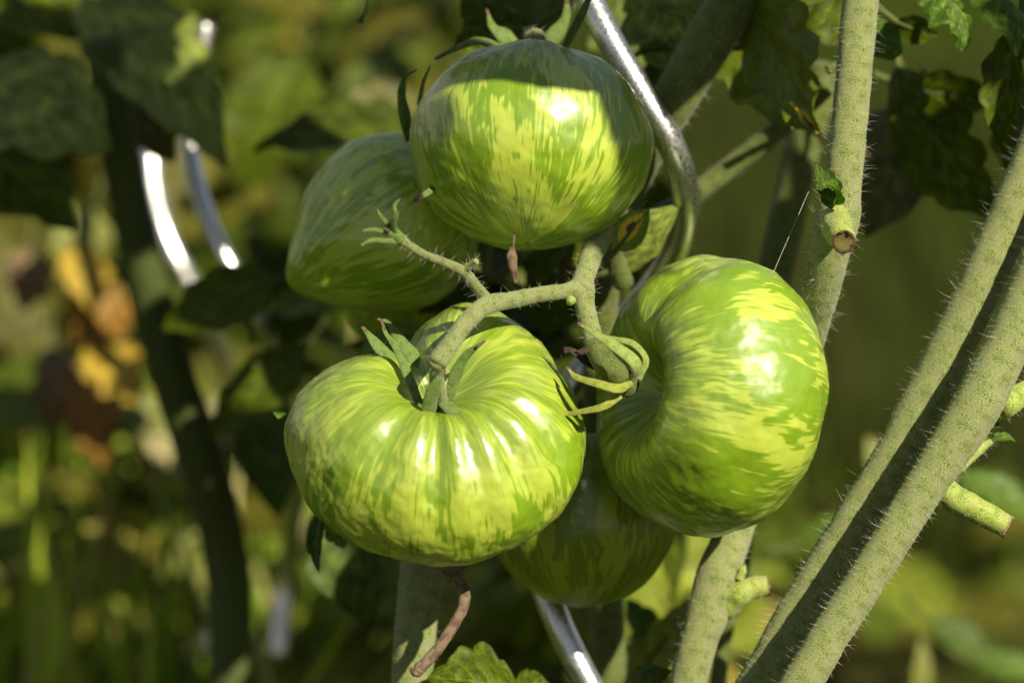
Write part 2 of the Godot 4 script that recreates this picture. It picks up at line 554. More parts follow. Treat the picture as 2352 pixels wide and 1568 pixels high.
# opt: a, ct, cb, cav (depth share), cavw, ribs [[deg, depth, width deg]], ex (x stretch), ez, heart, lump, seed
func fruit_mesh(center: Vector3, axis: Vector3, opt: Dictionary) -> Dictionary:
	var Y := axis.normalized()
	var right := cam_xf.basis.x
	var X := (right - Y * right.dot(Y)).normalized()
	var Z := X.cross(Y)
	var nu: int = opt.get("nu", 220)
	var nv: int = opt.get("nv", 130)
	var a: float = opt.a
	var ct: float = opt.ct
	var cb: float = opt.cb
	var cav: float = opt.get("cav", 0.3)
	var cavw: float = opt.get("cavw", 0.35)
	var heart: float = opt.get("heart", 0.0)
	var lump: float = opt.get("lump", 0.03)
	var sd: float = opt.get("seed", 0.0)
	var ex: float = opt.get("ex", 1.0)
	var ez: float = opt.get("ez", 1.0)
	var ribs: Array = opt.get("ribs", [])
	var lobes: Array = opt.get("lobes", [])
	var pick := PackedInt32Array()
	var v := PackedVector3Array()
	var nn := PackedVector3Array()
	var uv := PackedVector2Array()
	var idx := PackedInt32Array()
	for j in nv + 1:
		var q := float(j) / nv
		var th := PI * q
		# finer rows at the stem cavity
		th = PI * (q * 0.75 + 0.25 * q * q)
		var st := sin(th)
		var ctn := cos(th)
		for i in nu + 1:
			var ph := TAU * float(i % nu) / nu
			var f := 1.0
			for rb in ribs:
				var dp := absf(angle_difference(ph, deg_to_rad(rb[0]))) / deg_to_rad(rb[2])
				if dp < 3.0:
					var reach: float = rb[3] if rb.size() > 3 else 0.62
					var g := smoothstep(reach, 0.06, th / PI)
					f -= rb[1] * exp(-dp * dp) * g
			for lb in lobes:
				var dp2 := absf(angle_difference(ph, deg_to_rad(lb[0]))) / deg_to_rad(lb[2])
				if dp2 < 3.0:
					f += lb[1] * exp(-dp2 * dp2) * smoothstep(0.0, 0.35, st)
			var rho := a * pow(st, 0.92) if ctn > 0.0 else a * st * (1.0 - heart * ctn * ctn)
			var y := ct * ctn if ctn > 0.0 else cb * ctn
			if ctn > 0.0:
				var k := rho / a / cavw
				y -= ct * cav * exp(-k * k)
			var p: Vector3 = (X * cos(ph) * ex + Z * sin(ph) * ez) * rho * f
			p += Y * y * (0.35 + 0.65 * f if ctn > 0.0 else 1.0)
			var d := p.normalized() * 1.6
			p *= 1.0 + lump * noise.get_noise_3d(d.x + sd, d.y, d.z + sd * 2.0)
			v.append(center + p)
			uv.append(Vector2(float(i) / nu, th / PI))
			nn.append(Vector3.ZERO)
			if rng.randf() < st:
				pick.append(v.size() - 1)
	var sdn := nu + 1
	for j in nv + 1:
		for i in nu + 1:
			var k := i % nu
			var du := v[j * sdn + (k + 1) % nu] - v[j * sdn + (k + nu - 1) % nu]
			var dv := v[mini(j + 1, nv) * sdn + k] - v[maxi(j - 1, 0) * sdn + k]
			var nr := dv.cross(du)
			if nr.length_squared() < 1e-18:
				nr = Y if j < nv / 2 else -Y
			nr = nr.normalized()
			nn[j * sdn + i] = nr
	# outward check
	var mid := (nv / 2) * sdn
	if nn[mid].dot(v[mid] - center) < 0.0:
		for k in nn.size():
			nn[k] = -nn[k]
	nn[0] = Y
	for j in nv:
		for i in nu:
			var a0 := j * sdn + i
			idx.append_array([a0, a0 + 1, a0 + sdn, a0 + 1, a0 + sdn + 1, a0 + sdn])
	var hv := PackedVector3Array()
	var hn := PackedVector3Array()
	for k in pick:
		hv.append(v[k])
		hn.append(nn[k])
	return {"mesh": commit(v, nn, uv, idx), "v": hv, "n": hn}

func ribbon(parent: Node3D, called: String, pts: Array, widths: Array, m: Material, flat := 0.28, hint := Vector3.ZERO, label := "") -> Dictionary:
	var h := hint if hint != Vector3.ZERO else cam_xf.basis.z
	var t := tube(PP(pts), RR(pts, widths), {"sides": 10, "per": 6, "lump": 0.08, "flat": flat, "hint": h, "tile": 0.014})
	part(parent, called, t.mesh, m, label)
	return t

func build_tomatoes():
	var light := Color(0.40, 0.50, 0.050)
	var dark := Color(0.165, 0.29, 0.003)
	var shoulder := Color(0.095, 0.155, 0.008)
	var sk1 := fruit_material(skin_texture(101, light, dark, shoulder, 0.02))
	var sk2 := fruit_material(skin_texture(202, light * 1.05, dark * 1.1, shoulder * 1.6, 0.06), 0.34, 0.0)
	var sk3 := fruit_material(skin_texture(303, light * 0.95, dark, Color(0.15, 0.24, 0.010), -0.03), 0.40)
	var sk4 := fruit_material(skin_texture(404, light, dark, shoulder, 0.0), 0.40)
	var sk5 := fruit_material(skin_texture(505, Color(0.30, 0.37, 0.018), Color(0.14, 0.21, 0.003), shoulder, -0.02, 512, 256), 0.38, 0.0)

	# top fruit
	var c := P(1219, 334, 0.022)
	var t := thing("green_tomato", "round striped green tomato at the top of the cluster, half in leaf shade", "tomato", c, "green tomatoes of the cluster")
	var fm := fruit_mesh(c, C(0.03, 0.96, -0.27), {"a": R(281, 0.02), "ct": R(238, 0.02), "cb": R(237, 0.02), "cav": 0.30, "cavw": 0.34, "lump": 0.03, "seed": 1.0,
		"ribs": [[62, 0.035, 16], [118, 0.03, 14], [20, 0.05, 16], [165, 0.05, 14], [230, 0.05, 18], [300, 0.05, 18]]})
	part(t, "fruit", fm.mesh, sk1)
	hairs(t, "fine_hairs", fm.v, fm.n, 6000, 0.00012, 0.00030, 0.000018, fuzz_mesh, M.fruit_fuzz, 0.3)
	var st := ribbon(t, "dried_style", [[1181, 540, -0.012], [1180, 558, -0.013], [1177, 575, -0.013]], [7, 6, 7], M.dry, 1.0)
	ribbon(t, "dried_flower", [[1177, 570, -0.013], [1176, 590, -0.013], [1178, 612, -0.013], [1184, 634, -0.012], [1186, 648, -0.012]], [14, 27, 22, 18, 13], M.dry, 0.8)
	var cal := thing_part(t, "calyx", P(1230, 120, 0.045))
	sepal(cal, [[1150, 112, 0.036], [1100, 94, 0.034], [1050, 110, 0.03], [1006, 132, 0.028]], [26, 22, 15, 7], M.sepal)
	sepal(cal, [[1190, 118, 0.044], [1160, 85, 0.044], [1132, 62, 0.044], [1120, 28, 0.045]], [36, 46, 22, 6], M.sepal)
	sepal(cal, [[1240, 125, 0.05], [1275, 80, 0.05], [1300, 40, 0.05], [1302, -10, 0.05]], [34, 40, 22, 8], M.sepal)
	sepal(cal, [[1290, 130, 0.03], [1310, 85, 0.022], [1335, 35, 0.014], [1358, -15, 0.01]], [22, 26, 22, 10], M.sepal)
	sepal(cal, [[940, 320, 0.040], [930, 270, 0.036], [922, 215, 0.034], [932, 175, 0.032], [952, 163, 0.03]], [24, 32, 22, 10, 4], M.sepal)
	sepal(cal, [[962, 240, 0.04], [972, 190, 0.04], [984, 158, 0.04]], [12, 9, 4], M.sepal)
	var ped := tube(PP([[1235, 130, 0.05], [1234, 98, 0.038], [1230, 88, 0.028]]), RR([[0, 0, 0.04], [0, 0, 0.04], [0, 0, 0.03]], [40, 48, 46]), {"sides": 20, "lump": 0.04})
	part(t, "stalk_stub", ped.mesh, M.stem)
	stem_hairs(t, ped, 60, 0.0016, 300.0)

	# left, heart shaped
	c = P(905, 508, 0.064)
	t = thing("green_tomato", "heart shaped dark green tomato with pointed tip, left of the top one", "tomato", c, "green tomatoes of the cluster")
	fm = fruit_mesh(c, C(0.83, 0.52, -0.2), {"a": R(208, 0.064), "ct": R(190, 0.064), "cb": R(282, 0.064), "cav": 0.3, "cavw": 0.3, "heart": 0.44, "lump": 0.05, "seed": 5.0,
		"ribs": [[100, 0.03, 18], [150, 0.03, 18], [190, 0.04, 18], [50, 0.03, 18], [250, 0.04, 20]]})
	part(t, "fruit", fm.mesh, sk2)
	hairs(t, "fine_hairs", fm.v, fm.n, 6000, 0.00012, 0.00030, 0.000018, fuzz_mesh, M.fruit_fuzz, 0.3)
	cal = thing_part(t, "calyx", P(1030, 400, 0.03))
	sepal(cal, [[1010, 415, 0.02], [985, 440, 0.006], [955, 458, 0.004]], [18, 15, 9], M.sepal)

	# lower left, deeply ribbed
	c = P(1003, 1004, 0.004)
	t = thing("green_tomato", "broad ribbed green tomato with its calyx facing up, lower left of the cluster", "tomato", c, "green tomatoes of the cluster")
	fm = fruit_mesh(c, C(0.03, 0.72, 0.69), {"a": R(338), "ct": R(252), "cb": R(236), "cav": 0.50, "cavw": 0.36, "lump": 0.035, "seed": 9.0, "nu": 300, "nv": 170,
		"ribs": [[118, 0.06, 9, 0.6], [90, 0.13, 7, 0.6], [70, 0.09, 6, 0.55], [50, 0.13, 7, 0.6], [28, 0.08, 7, 0.5], [6, 0.05, 9, 0.5], [332, 0.05, 10, 0.5], [304, 0.05, 10], [268, 0.08, 8, 0.8], [245, 0.42, 17, 0.95], [220, 0.24, 24, 0.85], [190, 0.04, 10], [168, 0.05, 9, 0.5], [145, 0.05, 9, 0.5]],
		"lobes": [[292, 0.08, 28], [175, 0.04, 26], [20, 0.03, 30]]})
	part(t, "fruit", fm.mesh, sk3)
	hairs(t, "fine_hairs", fm.v, fm.n, 6500, 0.00012, 0.00030, 0.000018, fuzz_mesh, M.fruit_fuzz, 0.3)
	cal = thing_part(t, "calyx", P(1010, 925, -0.008))
	sepal(cal, [[975, 925, -0.006], [925, 858, -0.002], [872, 800, 0.0], [830, 748, 0.0]], [34, 50, 32, 7], M.sepal)
	sepal(cal, [[962, 925, -0.012], [940, 870, -0.010], [910, 800, -0.008], [886, 765, -0.008], [878, 742, -0.008]], [22, 26, 18, 11, 5], M.sepal)
	sepal(cal, [[985, 890, -0.002], [955, 830, 0.002], [915, 775, 0.004], [890, 740, 0.004], [874, 735, 0.004]], [34, 44, 26, 10, 5], M.sepal)
	sepal(cal, [[984, 945, -0.016], [992, 905, -0.02], [1004, 875, -0.022], [1018, 856, -0.022]], [40, 36, 22, 8], M.sepal)
	sepal(cal, [[1032, 915, -0.010], [1046, 862, -0.012], [1072, 815, -0.014], [1108, 787, -0.016]], [24, 32, 22, 6], M.sepal)
	sepal(cal, [[1020, 925, -0.012], [1042, 948, -0.018], [1052, 975, -0.022], [1040, 986, -0.024]], [36, 42, 26, 6], M.sepal)
	sepal(cal, [[1030, 880, 0.0], [1040, 820, 0.004], [1080, 770, 0.006]], [20, 22, 10], M.sepal)

	# right
	c = P(1628, 910, 0.012)
	t = thing("green_tomato", "large striped green tomato on the right, calyx hidden in its left hollow", "tomato", c, "green tomatoes of the cluster")
	fm = fruit_mesh(c, C(-0.88, 0.12, 0.40), {"a": R(330), "ct": R(268), "cb": R(252), "cav": 0.58, "cavw": 0.40, "lump": 0.03, "seed": 14.0, "nu": 300, "nv": 170,
		"ribs": [[300, 0.20, 13, 0.6], [332, 0.03, 12, 0.5], [262, 0.05, 14, 0.5], [350, 0.06, 22, 0.4], [20, 0.03, 16, 0.5], [70, 0.045, 16, 0.6], [110, 0.05, 16], [230, 0.07, 20], [180, 0.08, 22]],
		"lobes": [[320, 0.02, 24]]})
	part(t, "fruit", fm.mesh, sk4)
	hairs(t, "fine_hairs", fm.v, fm.n, 6500, 0.00012, 0.00030, 0.000018, fuzz_mesh, M.fruit_fuzz, 0.3)
	cal = thing_part(t, "calyx", P(1450, 860, -0.006))
	sepal(cal, [[1452, 880, -0.012], [1462, 838, -0.018], [1420, 800, -0.018], [1375, 770, -0.016], [1334, 746, -0.013]], [26, 34, 30, 20, 6], M.sepal_pale)
	sepal(cal, [[1450, 878, -0.014], [1420, 892, -0.018], [1370, 880, -0.017], [1325, 866, -0.013], [1306, 848, -0.010]], [14, 24, 22, 18, 6], M.sepal_yellow)
	sepal(cal, [[1425, 910, -0.014], [1385, 934, -0.016], [1330, 946, -0.013], [1300, 950, -0.011], [1270, 945, -0.011]], [14, 18, 14, 12, 5], M.sepal_yellow)
	sepal(cal, [[1470, 870, -0.010], [1484, 825, -0.010], [1455, 790, -0.008], [1410, 778, -0.006], [1360, 770, -0.002]], [12, 16, 18, 14, 8], M.sepal_pale)
	sepal(cal, [[1400, 855, 0.0], [1350, 830, -0.002], [1320, 808, -0.003], [1300, 802, -0.004], [1290, 815, -0.005]], [22, 24, 16, 12, 5], M.dry_dark, "dark withered sepal")
	sepal(cal, [[1420, 800, -0.004], [1370, 800, -0.006], [1335, 808, -0.007], [1320, 810, -0.007]], [16, 18, 14, 6], M.dry_dark, "dark withered sepal")
	var core := tube(PP([[1362, 790, -0.004], [1395, 840, -0.006], [1440, 885, 0.0]]), RR([[0, 0, 0], [0, 0, 0], [0, 0, 0]], [50, 58, 70]), {"sides": 18})
	part(t, "stalk_base", core.mesh, M.stem_dark)

	# lower middle, behind
	c = P(1338, 1180, 0.054)
	t = thing("green_tomato", "dark shaded green tomato hanging lowest, below and behind the two big ones", "tomato", c, "green tomatoes of the cluster")
	fm = fruit_mesh(c, C(0.02, 0.93, -0.10), {"a": R(218, 0.05), "ct": R(215, 0.05), "cb": R(214, 0.05), "lump": 0.03, "seed": 20.0, "nu": 160, "nv": 100,
		"ribs": [[60, 0.03, 18], [120, 0.03, 18], [200, 0.04, 18], [300, 0.04, 18]]})
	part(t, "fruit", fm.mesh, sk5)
	hairs(t, "fine_hairs", fm.v, fm.n, 4000, 0.00012, 0.00030, 0.000018, fuzz_mesh, M.fruit_fuzz, 0.3)

	# two more, mostly hidden
	c = P(1700, 880, 0.085)
	t = thing("green_tomato", "sliver of a green tomato peeping out behind the large right one", "tomato", c, "green tomatoes of the cluster")
	fm = fruit_mesh(c, C(0.1, 0.95, -0.1), {"a": R(206, 0.085), "ct": R(190, 0.085), "cb": R(190, 0.085), "seed": 25.0, "nu": 100, "nv": 60})
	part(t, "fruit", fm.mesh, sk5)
	c = P(930, 690, 0.11)
	t = thing("green_tomato", "blurred yellowish green tomato behind and below the heart shaped one", "tomato", c, "green tomatoes of the cluster")
	fm = fruit_mesh(c, C(0.1, 0.95, -0.1), {"a": R(140, 0.11), "ct": R(125, 0.11), "cb": R(125, 0.11), "seed": 28.0, "nu": 100, "nv": 60})
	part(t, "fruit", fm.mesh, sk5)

func thing_part(parent: Node3D, called: String, at: Vector3) -> Node3D:
	var o := Node3D.new()
	o.name = called
	parent.add_child(o, true)
	o.position = at - parent.position
	return o

func sepal(cal: Node3D, pts: Array, widths: Array, m: Material, label := ""):
	var t := ribbon(cal, "sepal", pts, widths, m, 0.30, C(0.3, 0.35, 0.85), label)
	hairs_on_sepal(cal, t)
	var e: Array = pts[pts.size() - 1]
	var b: Array = pts[pts.size() - 2]
	var w: float = widths[widths.size() - 1]
	var k := 16.0 / maxf(1.0, Vector2(e[0] - b[0], e[1] - b[1]).length())
	var dx: float = (e[0] - b[0]) * k
	var dy: float = (e[1] - b[1]) * k
	if label == "":
		ribbon(cal, "sepal_tip", [[e[0] - dx, e[1] - dy, e[2]], [e[0], e[1], e[2]], [e[0] + dx * 0.5, e[1] + dy * 0.5, e[2]]], [w * 1.45, w * 1.35, w * 0.7], M.dry, 0.5)

func hairs_on_sepal(cal: Node3D, t: Dictionary):
	hairs(cal, "sepal_hairs", t.v, t.n, 26, 0.0004, 0.0013, 0.000026, hair_mesh, M.hair, 0.35)

# ------------------------------------------------------------------ fruit truss
func branch(parent: Node3D, called: String, pts: Array, widths: Array, m: Material, dens := 14.0, lmax := 0.0018, fuzz := 150.0, opt := {}) -> Dictionary:
	var o := {"sides": 18, "per": 14, "lump": 0.06}
	o.merge(opt, true)
	var t := tube(PP(pts), RR(pts, widths), o)
	part(parent, called, t.mesh, m)
	if dens > 0.0:
		stem_hairs(parent, t, dens, lmax, fuzz)
	return t

func build_truss():
	var t := thing("fruit_truss", "forked hairy grey green stalk carrying the tomatoes, in the middle", "fruit stalk", P(1395, 500, 0.03))
	branch(t, "stalk", [[1400, 480, 0.035], [1385, 530, 0.028], [1358, 590, 0.018], [1340, 640, 0.010], [1335, 670, 0.006]], [52, 56, 50, 50, 62], M.stem)
	branch(t, "branch", [[1338, 660, 0.008], [1345, 710, 0.004], [1358, 760, 0.0], [1375, 810, -0.004]], [56, 46, 46, 50], M.stem)
	branch(t, "branch", [[1335, 668, 0.007], [1290, 670, 0.002], [1240, 676, -0.002], [1180, 688, -0.006], [1120, 700, -0.012], [1075, 735, -0.018], [1040, 782, -0.022], [1004, 832, -0.024]], [58, 36, 36, 40, 44, 42, 42, 48], M.stem)
	branch(t, "pedicel", [[1006, 828, -0.024], [1002, 860, -0.02], [1008, 910, -0.012], [1012, 940, -0.006]], [44, 34, 38, 54], M.stem)
	branch(t, "twig", [[1122, 696, -0.010], [1095, 660, -0.014], [1065, 625, -0.018], [1020, 603, -0.022], [975, 585, -0.026], [935, 560, -0.028], [915, 545, -0.028]], [34, 26, 26, 22, 20, 20, 26], M.stem, 40, 0.0022)
	branch(t, "twig", [[1062, 624, -0.018], [1080, 608, -0.020], [1094, 600, -0.022]], [18, 15, 13], M.stem_pale, 90, 0.0020)
	branch(t, "bud", [[1312, 688, -0.003], [1308, 696, -0.004]], [24, 16], M.stem_pale, 0)
	branch(t, "branch", [[1400, 545, 0.045], [1410, 590, 0.05], [1432, 650, 0.055]], [40, 46, 50], M.stem_dark, 10)
	var f := thing_part(t, "failed_flower", P(905, 540, -0.028))
	for a in [[[918, 548, -0.028], [890, 535, -0.03], [860, 527, -0.032], [834, 530, -0.033]], [[918, 545, -0.028], [895, 520, -0.031], [875, 498, -0.033], [866, 482, -0.034]], [[920, 545, -0.029], [903, 520, -0.032], [908, 490, -0.034], [906, 472, -0.034], [917, 458, -0.034]], [[915, 552, -0.029], [890, 553, -0.033], [855, 551, -0.036], [830, 563, -0.037]], [[918, 548, -0.029], [905, 525, -0.033], [908, 505, -0.035], [914, 488, -0.036]]]:
		var w := [20, 13, 11, 6] if a.size() == 4 else [20, 13, 10, 8, 5]
		ribbon(f, "sepal", a, w, M.sepal, 0.45)
	var rb := ribbon(f, "base", [[925, 556, -0.028], [908, 542, -0.030], [892, 532, -0.032]], [24, 34, 20], M.sepal, 0.9)
	hairs(f, "flower_hairs", rb.v, rb.n, 50, 0.0005, 0.0016, 0.000026, hair_mesh, M.hair, 0.4)
	ribbon(f, "dried_style", [[893, 530, -0.033], [882, 526, -0.035], [868, 523, -0.036]], [8, 4, 2], M.dry, 1.0)

	# dried stalk hanging below
	var d := thing("dried_stalk", "brown withered curved stalk hanging under the ribbed tomato", "dried stalk", P(1045, 1300, 0.02))
	branch(d, "stalk", [[1030, 1300, 0.02], [1052, 1335, 0.016], [1067, 1375, 0.014], [1045, 1430, 0.012], [1005, 1490, 0.01], [965, 1535, 0.008]], [38, 30, 28, 25, 26, 26], M.dry, 0, 0.001, 0, {"lump": 0.2})
	branch(d, "swollen_end", [[1012, 1305, 0.02], [1038, 1315, 0.018], [1068, 1300, 0.018]], [30, 50, 14], M.dry, 0, 0.001, 0, {"lump": 0.4})
	branch(d, "broken_tip", [[968, 1530, 0.008], [955, 1542, 0.008], [942, 1535, 0.008]], [28, 26, 8], M.dry, 0, 0.001, 0, {"lump": 0.3})

# ------------------------------------------------------------------ stems
func cut_stub(t: Node3D, pts: Array, widths: Array, m: Material, cutm: Material):
	var tb := tube(PP(pts), RR(pts, widths), {"sides": 18, "per": 10, "lump": 0.13, "cap1": false})
	var s := part(t, "stub", tb.mesh, m)
	stem_hairs(t, tb, 12, 0.0014, 120.0)
	# ragged cut face: a cup of fibres
	var v := PackedVector3Array()
	var n := PackedVector3Array()
	var uv := PackedVector2Array()
	var idx := PackedInt32Array()
	var row: int = (tb.rows - 1) * tb.stride
	var cc: Vector3 = tb.c[tb.rows - 1]
	var ax: Vector3 = (cc - tb.c[tb.rows - 2]).normalized()
	var rr: float = tb.r[tb.rows - 1]
	var sides: int = tb.stride - 1
	for ring in 5:
		for k in sides:
			var p: Vector3 = tb.v[row + k]
			var f: float = [1.0, 1.02, 0.8, 0.5, 0.0][ring]
			var lift: float = [-0.15, 0.42 * rng.randf() * rng.randf(), 0.3 * rng.randf() - 0.15, -0.2 + 0.2 * rng.randf(), -0.12][ring]
			v.append(cc + (p - cc) * f + ax * rr * lift)
			n.append((ax + (p - cc).normalized() * (0.8 if ring < 2 else -0.2)).normalized())
			uv.append(Vector2(0.5, 0.5) + Vector2(cos(TAU * k / sides), sin(TAU * k / sides)) * f * 0.48)
	for ring in 4:
		for k in sides:
			var a0 := ring * sides + k
			var b0 := ring * sides + (k + 1) % sides
			idx.append_array([a0, b0, a0 + sides, b0, b0 + sides, a0 + sides])
	part(s, "cut_end", commit(v, n, uv, idx), cutm)

func build_stems():
	# upright stem on the right with a pruned side shoot
	var t := thing("tomato_vine", "hairy upright stem with a pruned brown stub, right of the top tomato", "vine", P(1880, 790, 0.02), "tomato vines")
	branch(t, "stem", [[1988, -120, 0.022], [1978, 0, 0.018], [1964, 150, 0.014], [1950, 300, 0.01], [1937, 420, 0.008], [1925, 500, 0.008], [1906, 580, 0.010], [1888, 660, 0.016], [1868, 740, 0.024], [1848, 830, 0.034]], [86, 84, 84, 84, 88, 104, 92, 88, 78, 66], M.stem, 16, 0.0028, 260.0, {"ridge": 0.012, "sides": 26})
	cut_stub(t, [[1918, 500, 0.004], [1922, 520, -0.003], [1932, 540, -0.010], [1939, 555, -0.014]], [70, 72, 64, 58], M.stem_pale, M.cut_brown)
	# small shoot at the node
	leaf(t, "shoot_leaf", P(1912, 480, -0.002), P(1872, 372, -0.004), C(0.3, 0.2, 0.9), 0.0038, M.leaf_mid, {"lobes": 3, "cup": 0.5, "droop": 0.1})
	leaf(t, "shoot_leaf", P(1920, 470, -0.003), P(1888, 420, -0.012), C(0.5, 0.6, 0.6), 0.003, M.leaf_bright, {"lobes": 2, "cup": 0.6, "droop": 0.2})

	# thick stem behind the spiral stake
	t = thing("tomato_vine", "thick shaded stem slanting behind the spiral stake, top centre right", "vine", P(1500, 340, 0.07), "tomato vines")
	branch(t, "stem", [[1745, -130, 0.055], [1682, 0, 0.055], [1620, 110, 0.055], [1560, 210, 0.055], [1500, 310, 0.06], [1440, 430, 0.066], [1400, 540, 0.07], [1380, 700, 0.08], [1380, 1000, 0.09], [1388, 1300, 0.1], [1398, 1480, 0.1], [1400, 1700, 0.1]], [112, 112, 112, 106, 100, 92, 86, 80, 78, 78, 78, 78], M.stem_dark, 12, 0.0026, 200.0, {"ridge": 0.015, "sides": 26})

	# pair of crossing stems at the lower right
	t = thing("tomato_vine", "front one of two long hairy stems slanting down the right side", "vine", P(1830, 1568, 0.0), "tomato vines")
	branch(t, "stem", [[2480, 380, 0.014], [2400, 580, 0.01], [2330, 760, 0.006], [2240, 940, 0.002], [2130, 1110, 0.0], [2010, 1300, -0.002], [1900, 1470, -0.004], [1790, 1660, -0.006]], [92, 96, 104, 112, 96, 92, 92, 96], M.stem, 14, 0.0024, 240.0, {"ridge": 0.012, "sides": 26})
	cut_stub(t, [[2165, 1120, 0.012], [2200, 1150, 0.012], [2260, 1180, 0.012], [2312, 1208, 0.012]], [60, 66, 62, 52], M.stem_pale, M.cut)
	branch(t, "leaf_stalk", [[2300, 930, 0.006], [2345, 908, 0.010], [2400, 885, 0.014], [2480, 870, 0.02]], [70, 56, 50, 48], M.stem_pale, 10, 0.0016, 100.0)
	branch(t, "side_shoot", [[2200, 1075, 0.008], [2245, 1035, 0.012], [2275, 1015, 0.014]], [30, 26, 16], M.stem_pale, 60, 0.0016, 100.0)
	leaf(t, "shoot_leaf", P(2262, 1020, 0.016), P(2340, 1022, 0.018), C(0.2, 0.8, 0.5), 0.0022, M.leaf_bright, {"lobes": 2, "droop": 0.25, "cup": 0.3})
	leaf(t, "shoot_leaf", P(2262, 1025, 0.016), P(2295, 950, 0.02), C(-0.4, 0.3, 0.7), 0.0026, M.leaf_mid, {"lobes": 2, "droop": 0.1, "cup": 0.3})
	t = thing("tomato_vine", "rear one of two long hairy stems on the right, striped with shade", "vine", P(1760, 1568, 0.02), "tomato vines")
	branch(t, "stem", [[2450, 150, 0.028], [2390, 330, 0.026], [2330, 480, 0.024], [2260, 640, 0.022], [2190, 790, 0.022], [2120, 930, 0.022], [2040, 1075, 0.022], [1940, 1235, 0.022], [1840, 1400, 0.022], [1740, 1580, 0.022], [1690, 1680, 0.022]], [98, 100, 102, 104, 106, 104, 98, 98, 100, 102, 102], M.stem, 16, 0.0030, 200.0, {"ridge": 0.012, "sides": 26})

	# below the right tomato
	t = thing("tomato_vine", "pale stem with a cut side branch below the large right tomato", "vine", P(1580, 1568, 0.03), "tomato vines")
	branch(t, "stem", [[1720, 1080, 0.06], [1700, 1180, 0.05], [1672, 1260, 0.042], [1648, 1330, 0.038], [1628, 1400, 0.036], [1600, 1490, 0.034], [1560, 1660, 0.032]], [84, 86, 92, 104, 100, 88, 86], M.stem, 8, 0.0018, 200.0, {"ridge": 0.015, "sides": 26})
	cut_stub(t, [[1668, 1400, 0.036], [1695, 1368, 0.034], [1730, 1350, 0.034], [1764, 1346, 0.034]], [50, 56, 50, 46], M.stem_pale, M.cut)
	branch(t, "bud", [[1698, 1330, 0.034], [1706, 1312, 0.034], [1712, 1298, 0.034]], [22, 20, 6], M.stem_pale, 0)
	t = thing("tomato_vine", "thin dark blurred stem just behind the pale cut one", "vine", P(1650, 1568, 0.1), "tomato vines")
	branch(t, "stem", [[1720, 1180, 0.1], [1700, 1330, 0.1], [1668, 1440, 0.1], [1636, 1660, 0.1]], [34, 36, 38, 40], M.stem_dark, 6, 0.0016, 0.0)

	# below the left tomato
	t = thing("tomato_vine", "shaded rough stem below the ribbed tomato, behind the dried stalk", "vine", P(945, 1568, 0.035), "tomato vines")
	branch(t, "stem", [[985, 1120, 0.06], [975, 1240, 0.05], [966, 1340, 0.044], [955, 1440, 0.04], [948, 1520, 0.04], [938, 1680, 0.04]], [96, 100, 102, 98, 96, 98], M.stem, 10, 0.0018, 200.0, {"ridge": 0.015, "sides": 26, "lump": 0.05})

	t = thing("spider_thread", "fine pale spider thread above the right tomato", "spider thread", P(1760, 650, 0.0))
	part(t, "thread", tube(PP([[1858, 440, 0.012], [1812, 545, 0.006], [1762, 660, 0.004]]), PackedFloat32Array([0.00004, 0.00004, 0.00004]), {"sides": 5, "lump": 0.0}).mesh, M.hair)
	# blurred ones
	t = thing("leaf_stalk", "dark blurred leaf stalk slanting between spiral stake and hanging leaf", "leaf stalk", P(1600, 440, 0.09))
	branch(t, "stalk", [[1500, 505, 0.09], [1600, 442, 0.09], [1720, 352, 0.09], [1830, 262, 0.085], [1900, 200, 0.08]], [48, 50, 50, 46, 44], M.stem_dark, 8, 0.0018, 0.0)
	t = thing("tomato_vine", "blurred upright stem with light flecks behind the hairy upright stem", "vine", P(1790, 640, 0.13), "tomato vines")
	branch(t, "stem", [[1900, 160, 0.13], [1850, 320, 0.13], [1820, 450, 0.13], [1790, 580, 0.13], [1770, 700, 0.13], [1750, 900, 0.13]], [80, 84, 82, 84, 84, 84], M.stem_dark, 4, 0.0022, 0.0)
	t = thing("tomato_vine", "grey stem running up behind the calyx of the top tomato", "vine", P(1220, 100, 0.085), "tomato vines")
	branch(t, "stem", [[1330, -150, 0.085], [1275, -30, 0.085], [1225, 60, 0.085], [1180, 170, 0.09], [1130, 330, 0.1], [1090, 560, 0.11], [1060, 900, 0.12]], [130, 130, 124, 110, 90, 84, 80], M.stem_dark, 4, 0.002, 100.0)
	t = thing("tomato_vine", "broad dark blurred stem slanting through the left background", "vine", P(530, 1568, 0.3), "tomato vines")
	branch(t, "stem", [[235, 100, 0.2], [285, 400, 0.21], [335, 640, 0.22], [395, 860, 0.23], [470, 1080, 0.24], [515, 1260, 0.25], [530, 1420, 0.25], [535, 1700, 0.25]], [84, 90, 96, 100, 106, 104, 100, 100], M.stem_bg, 0)

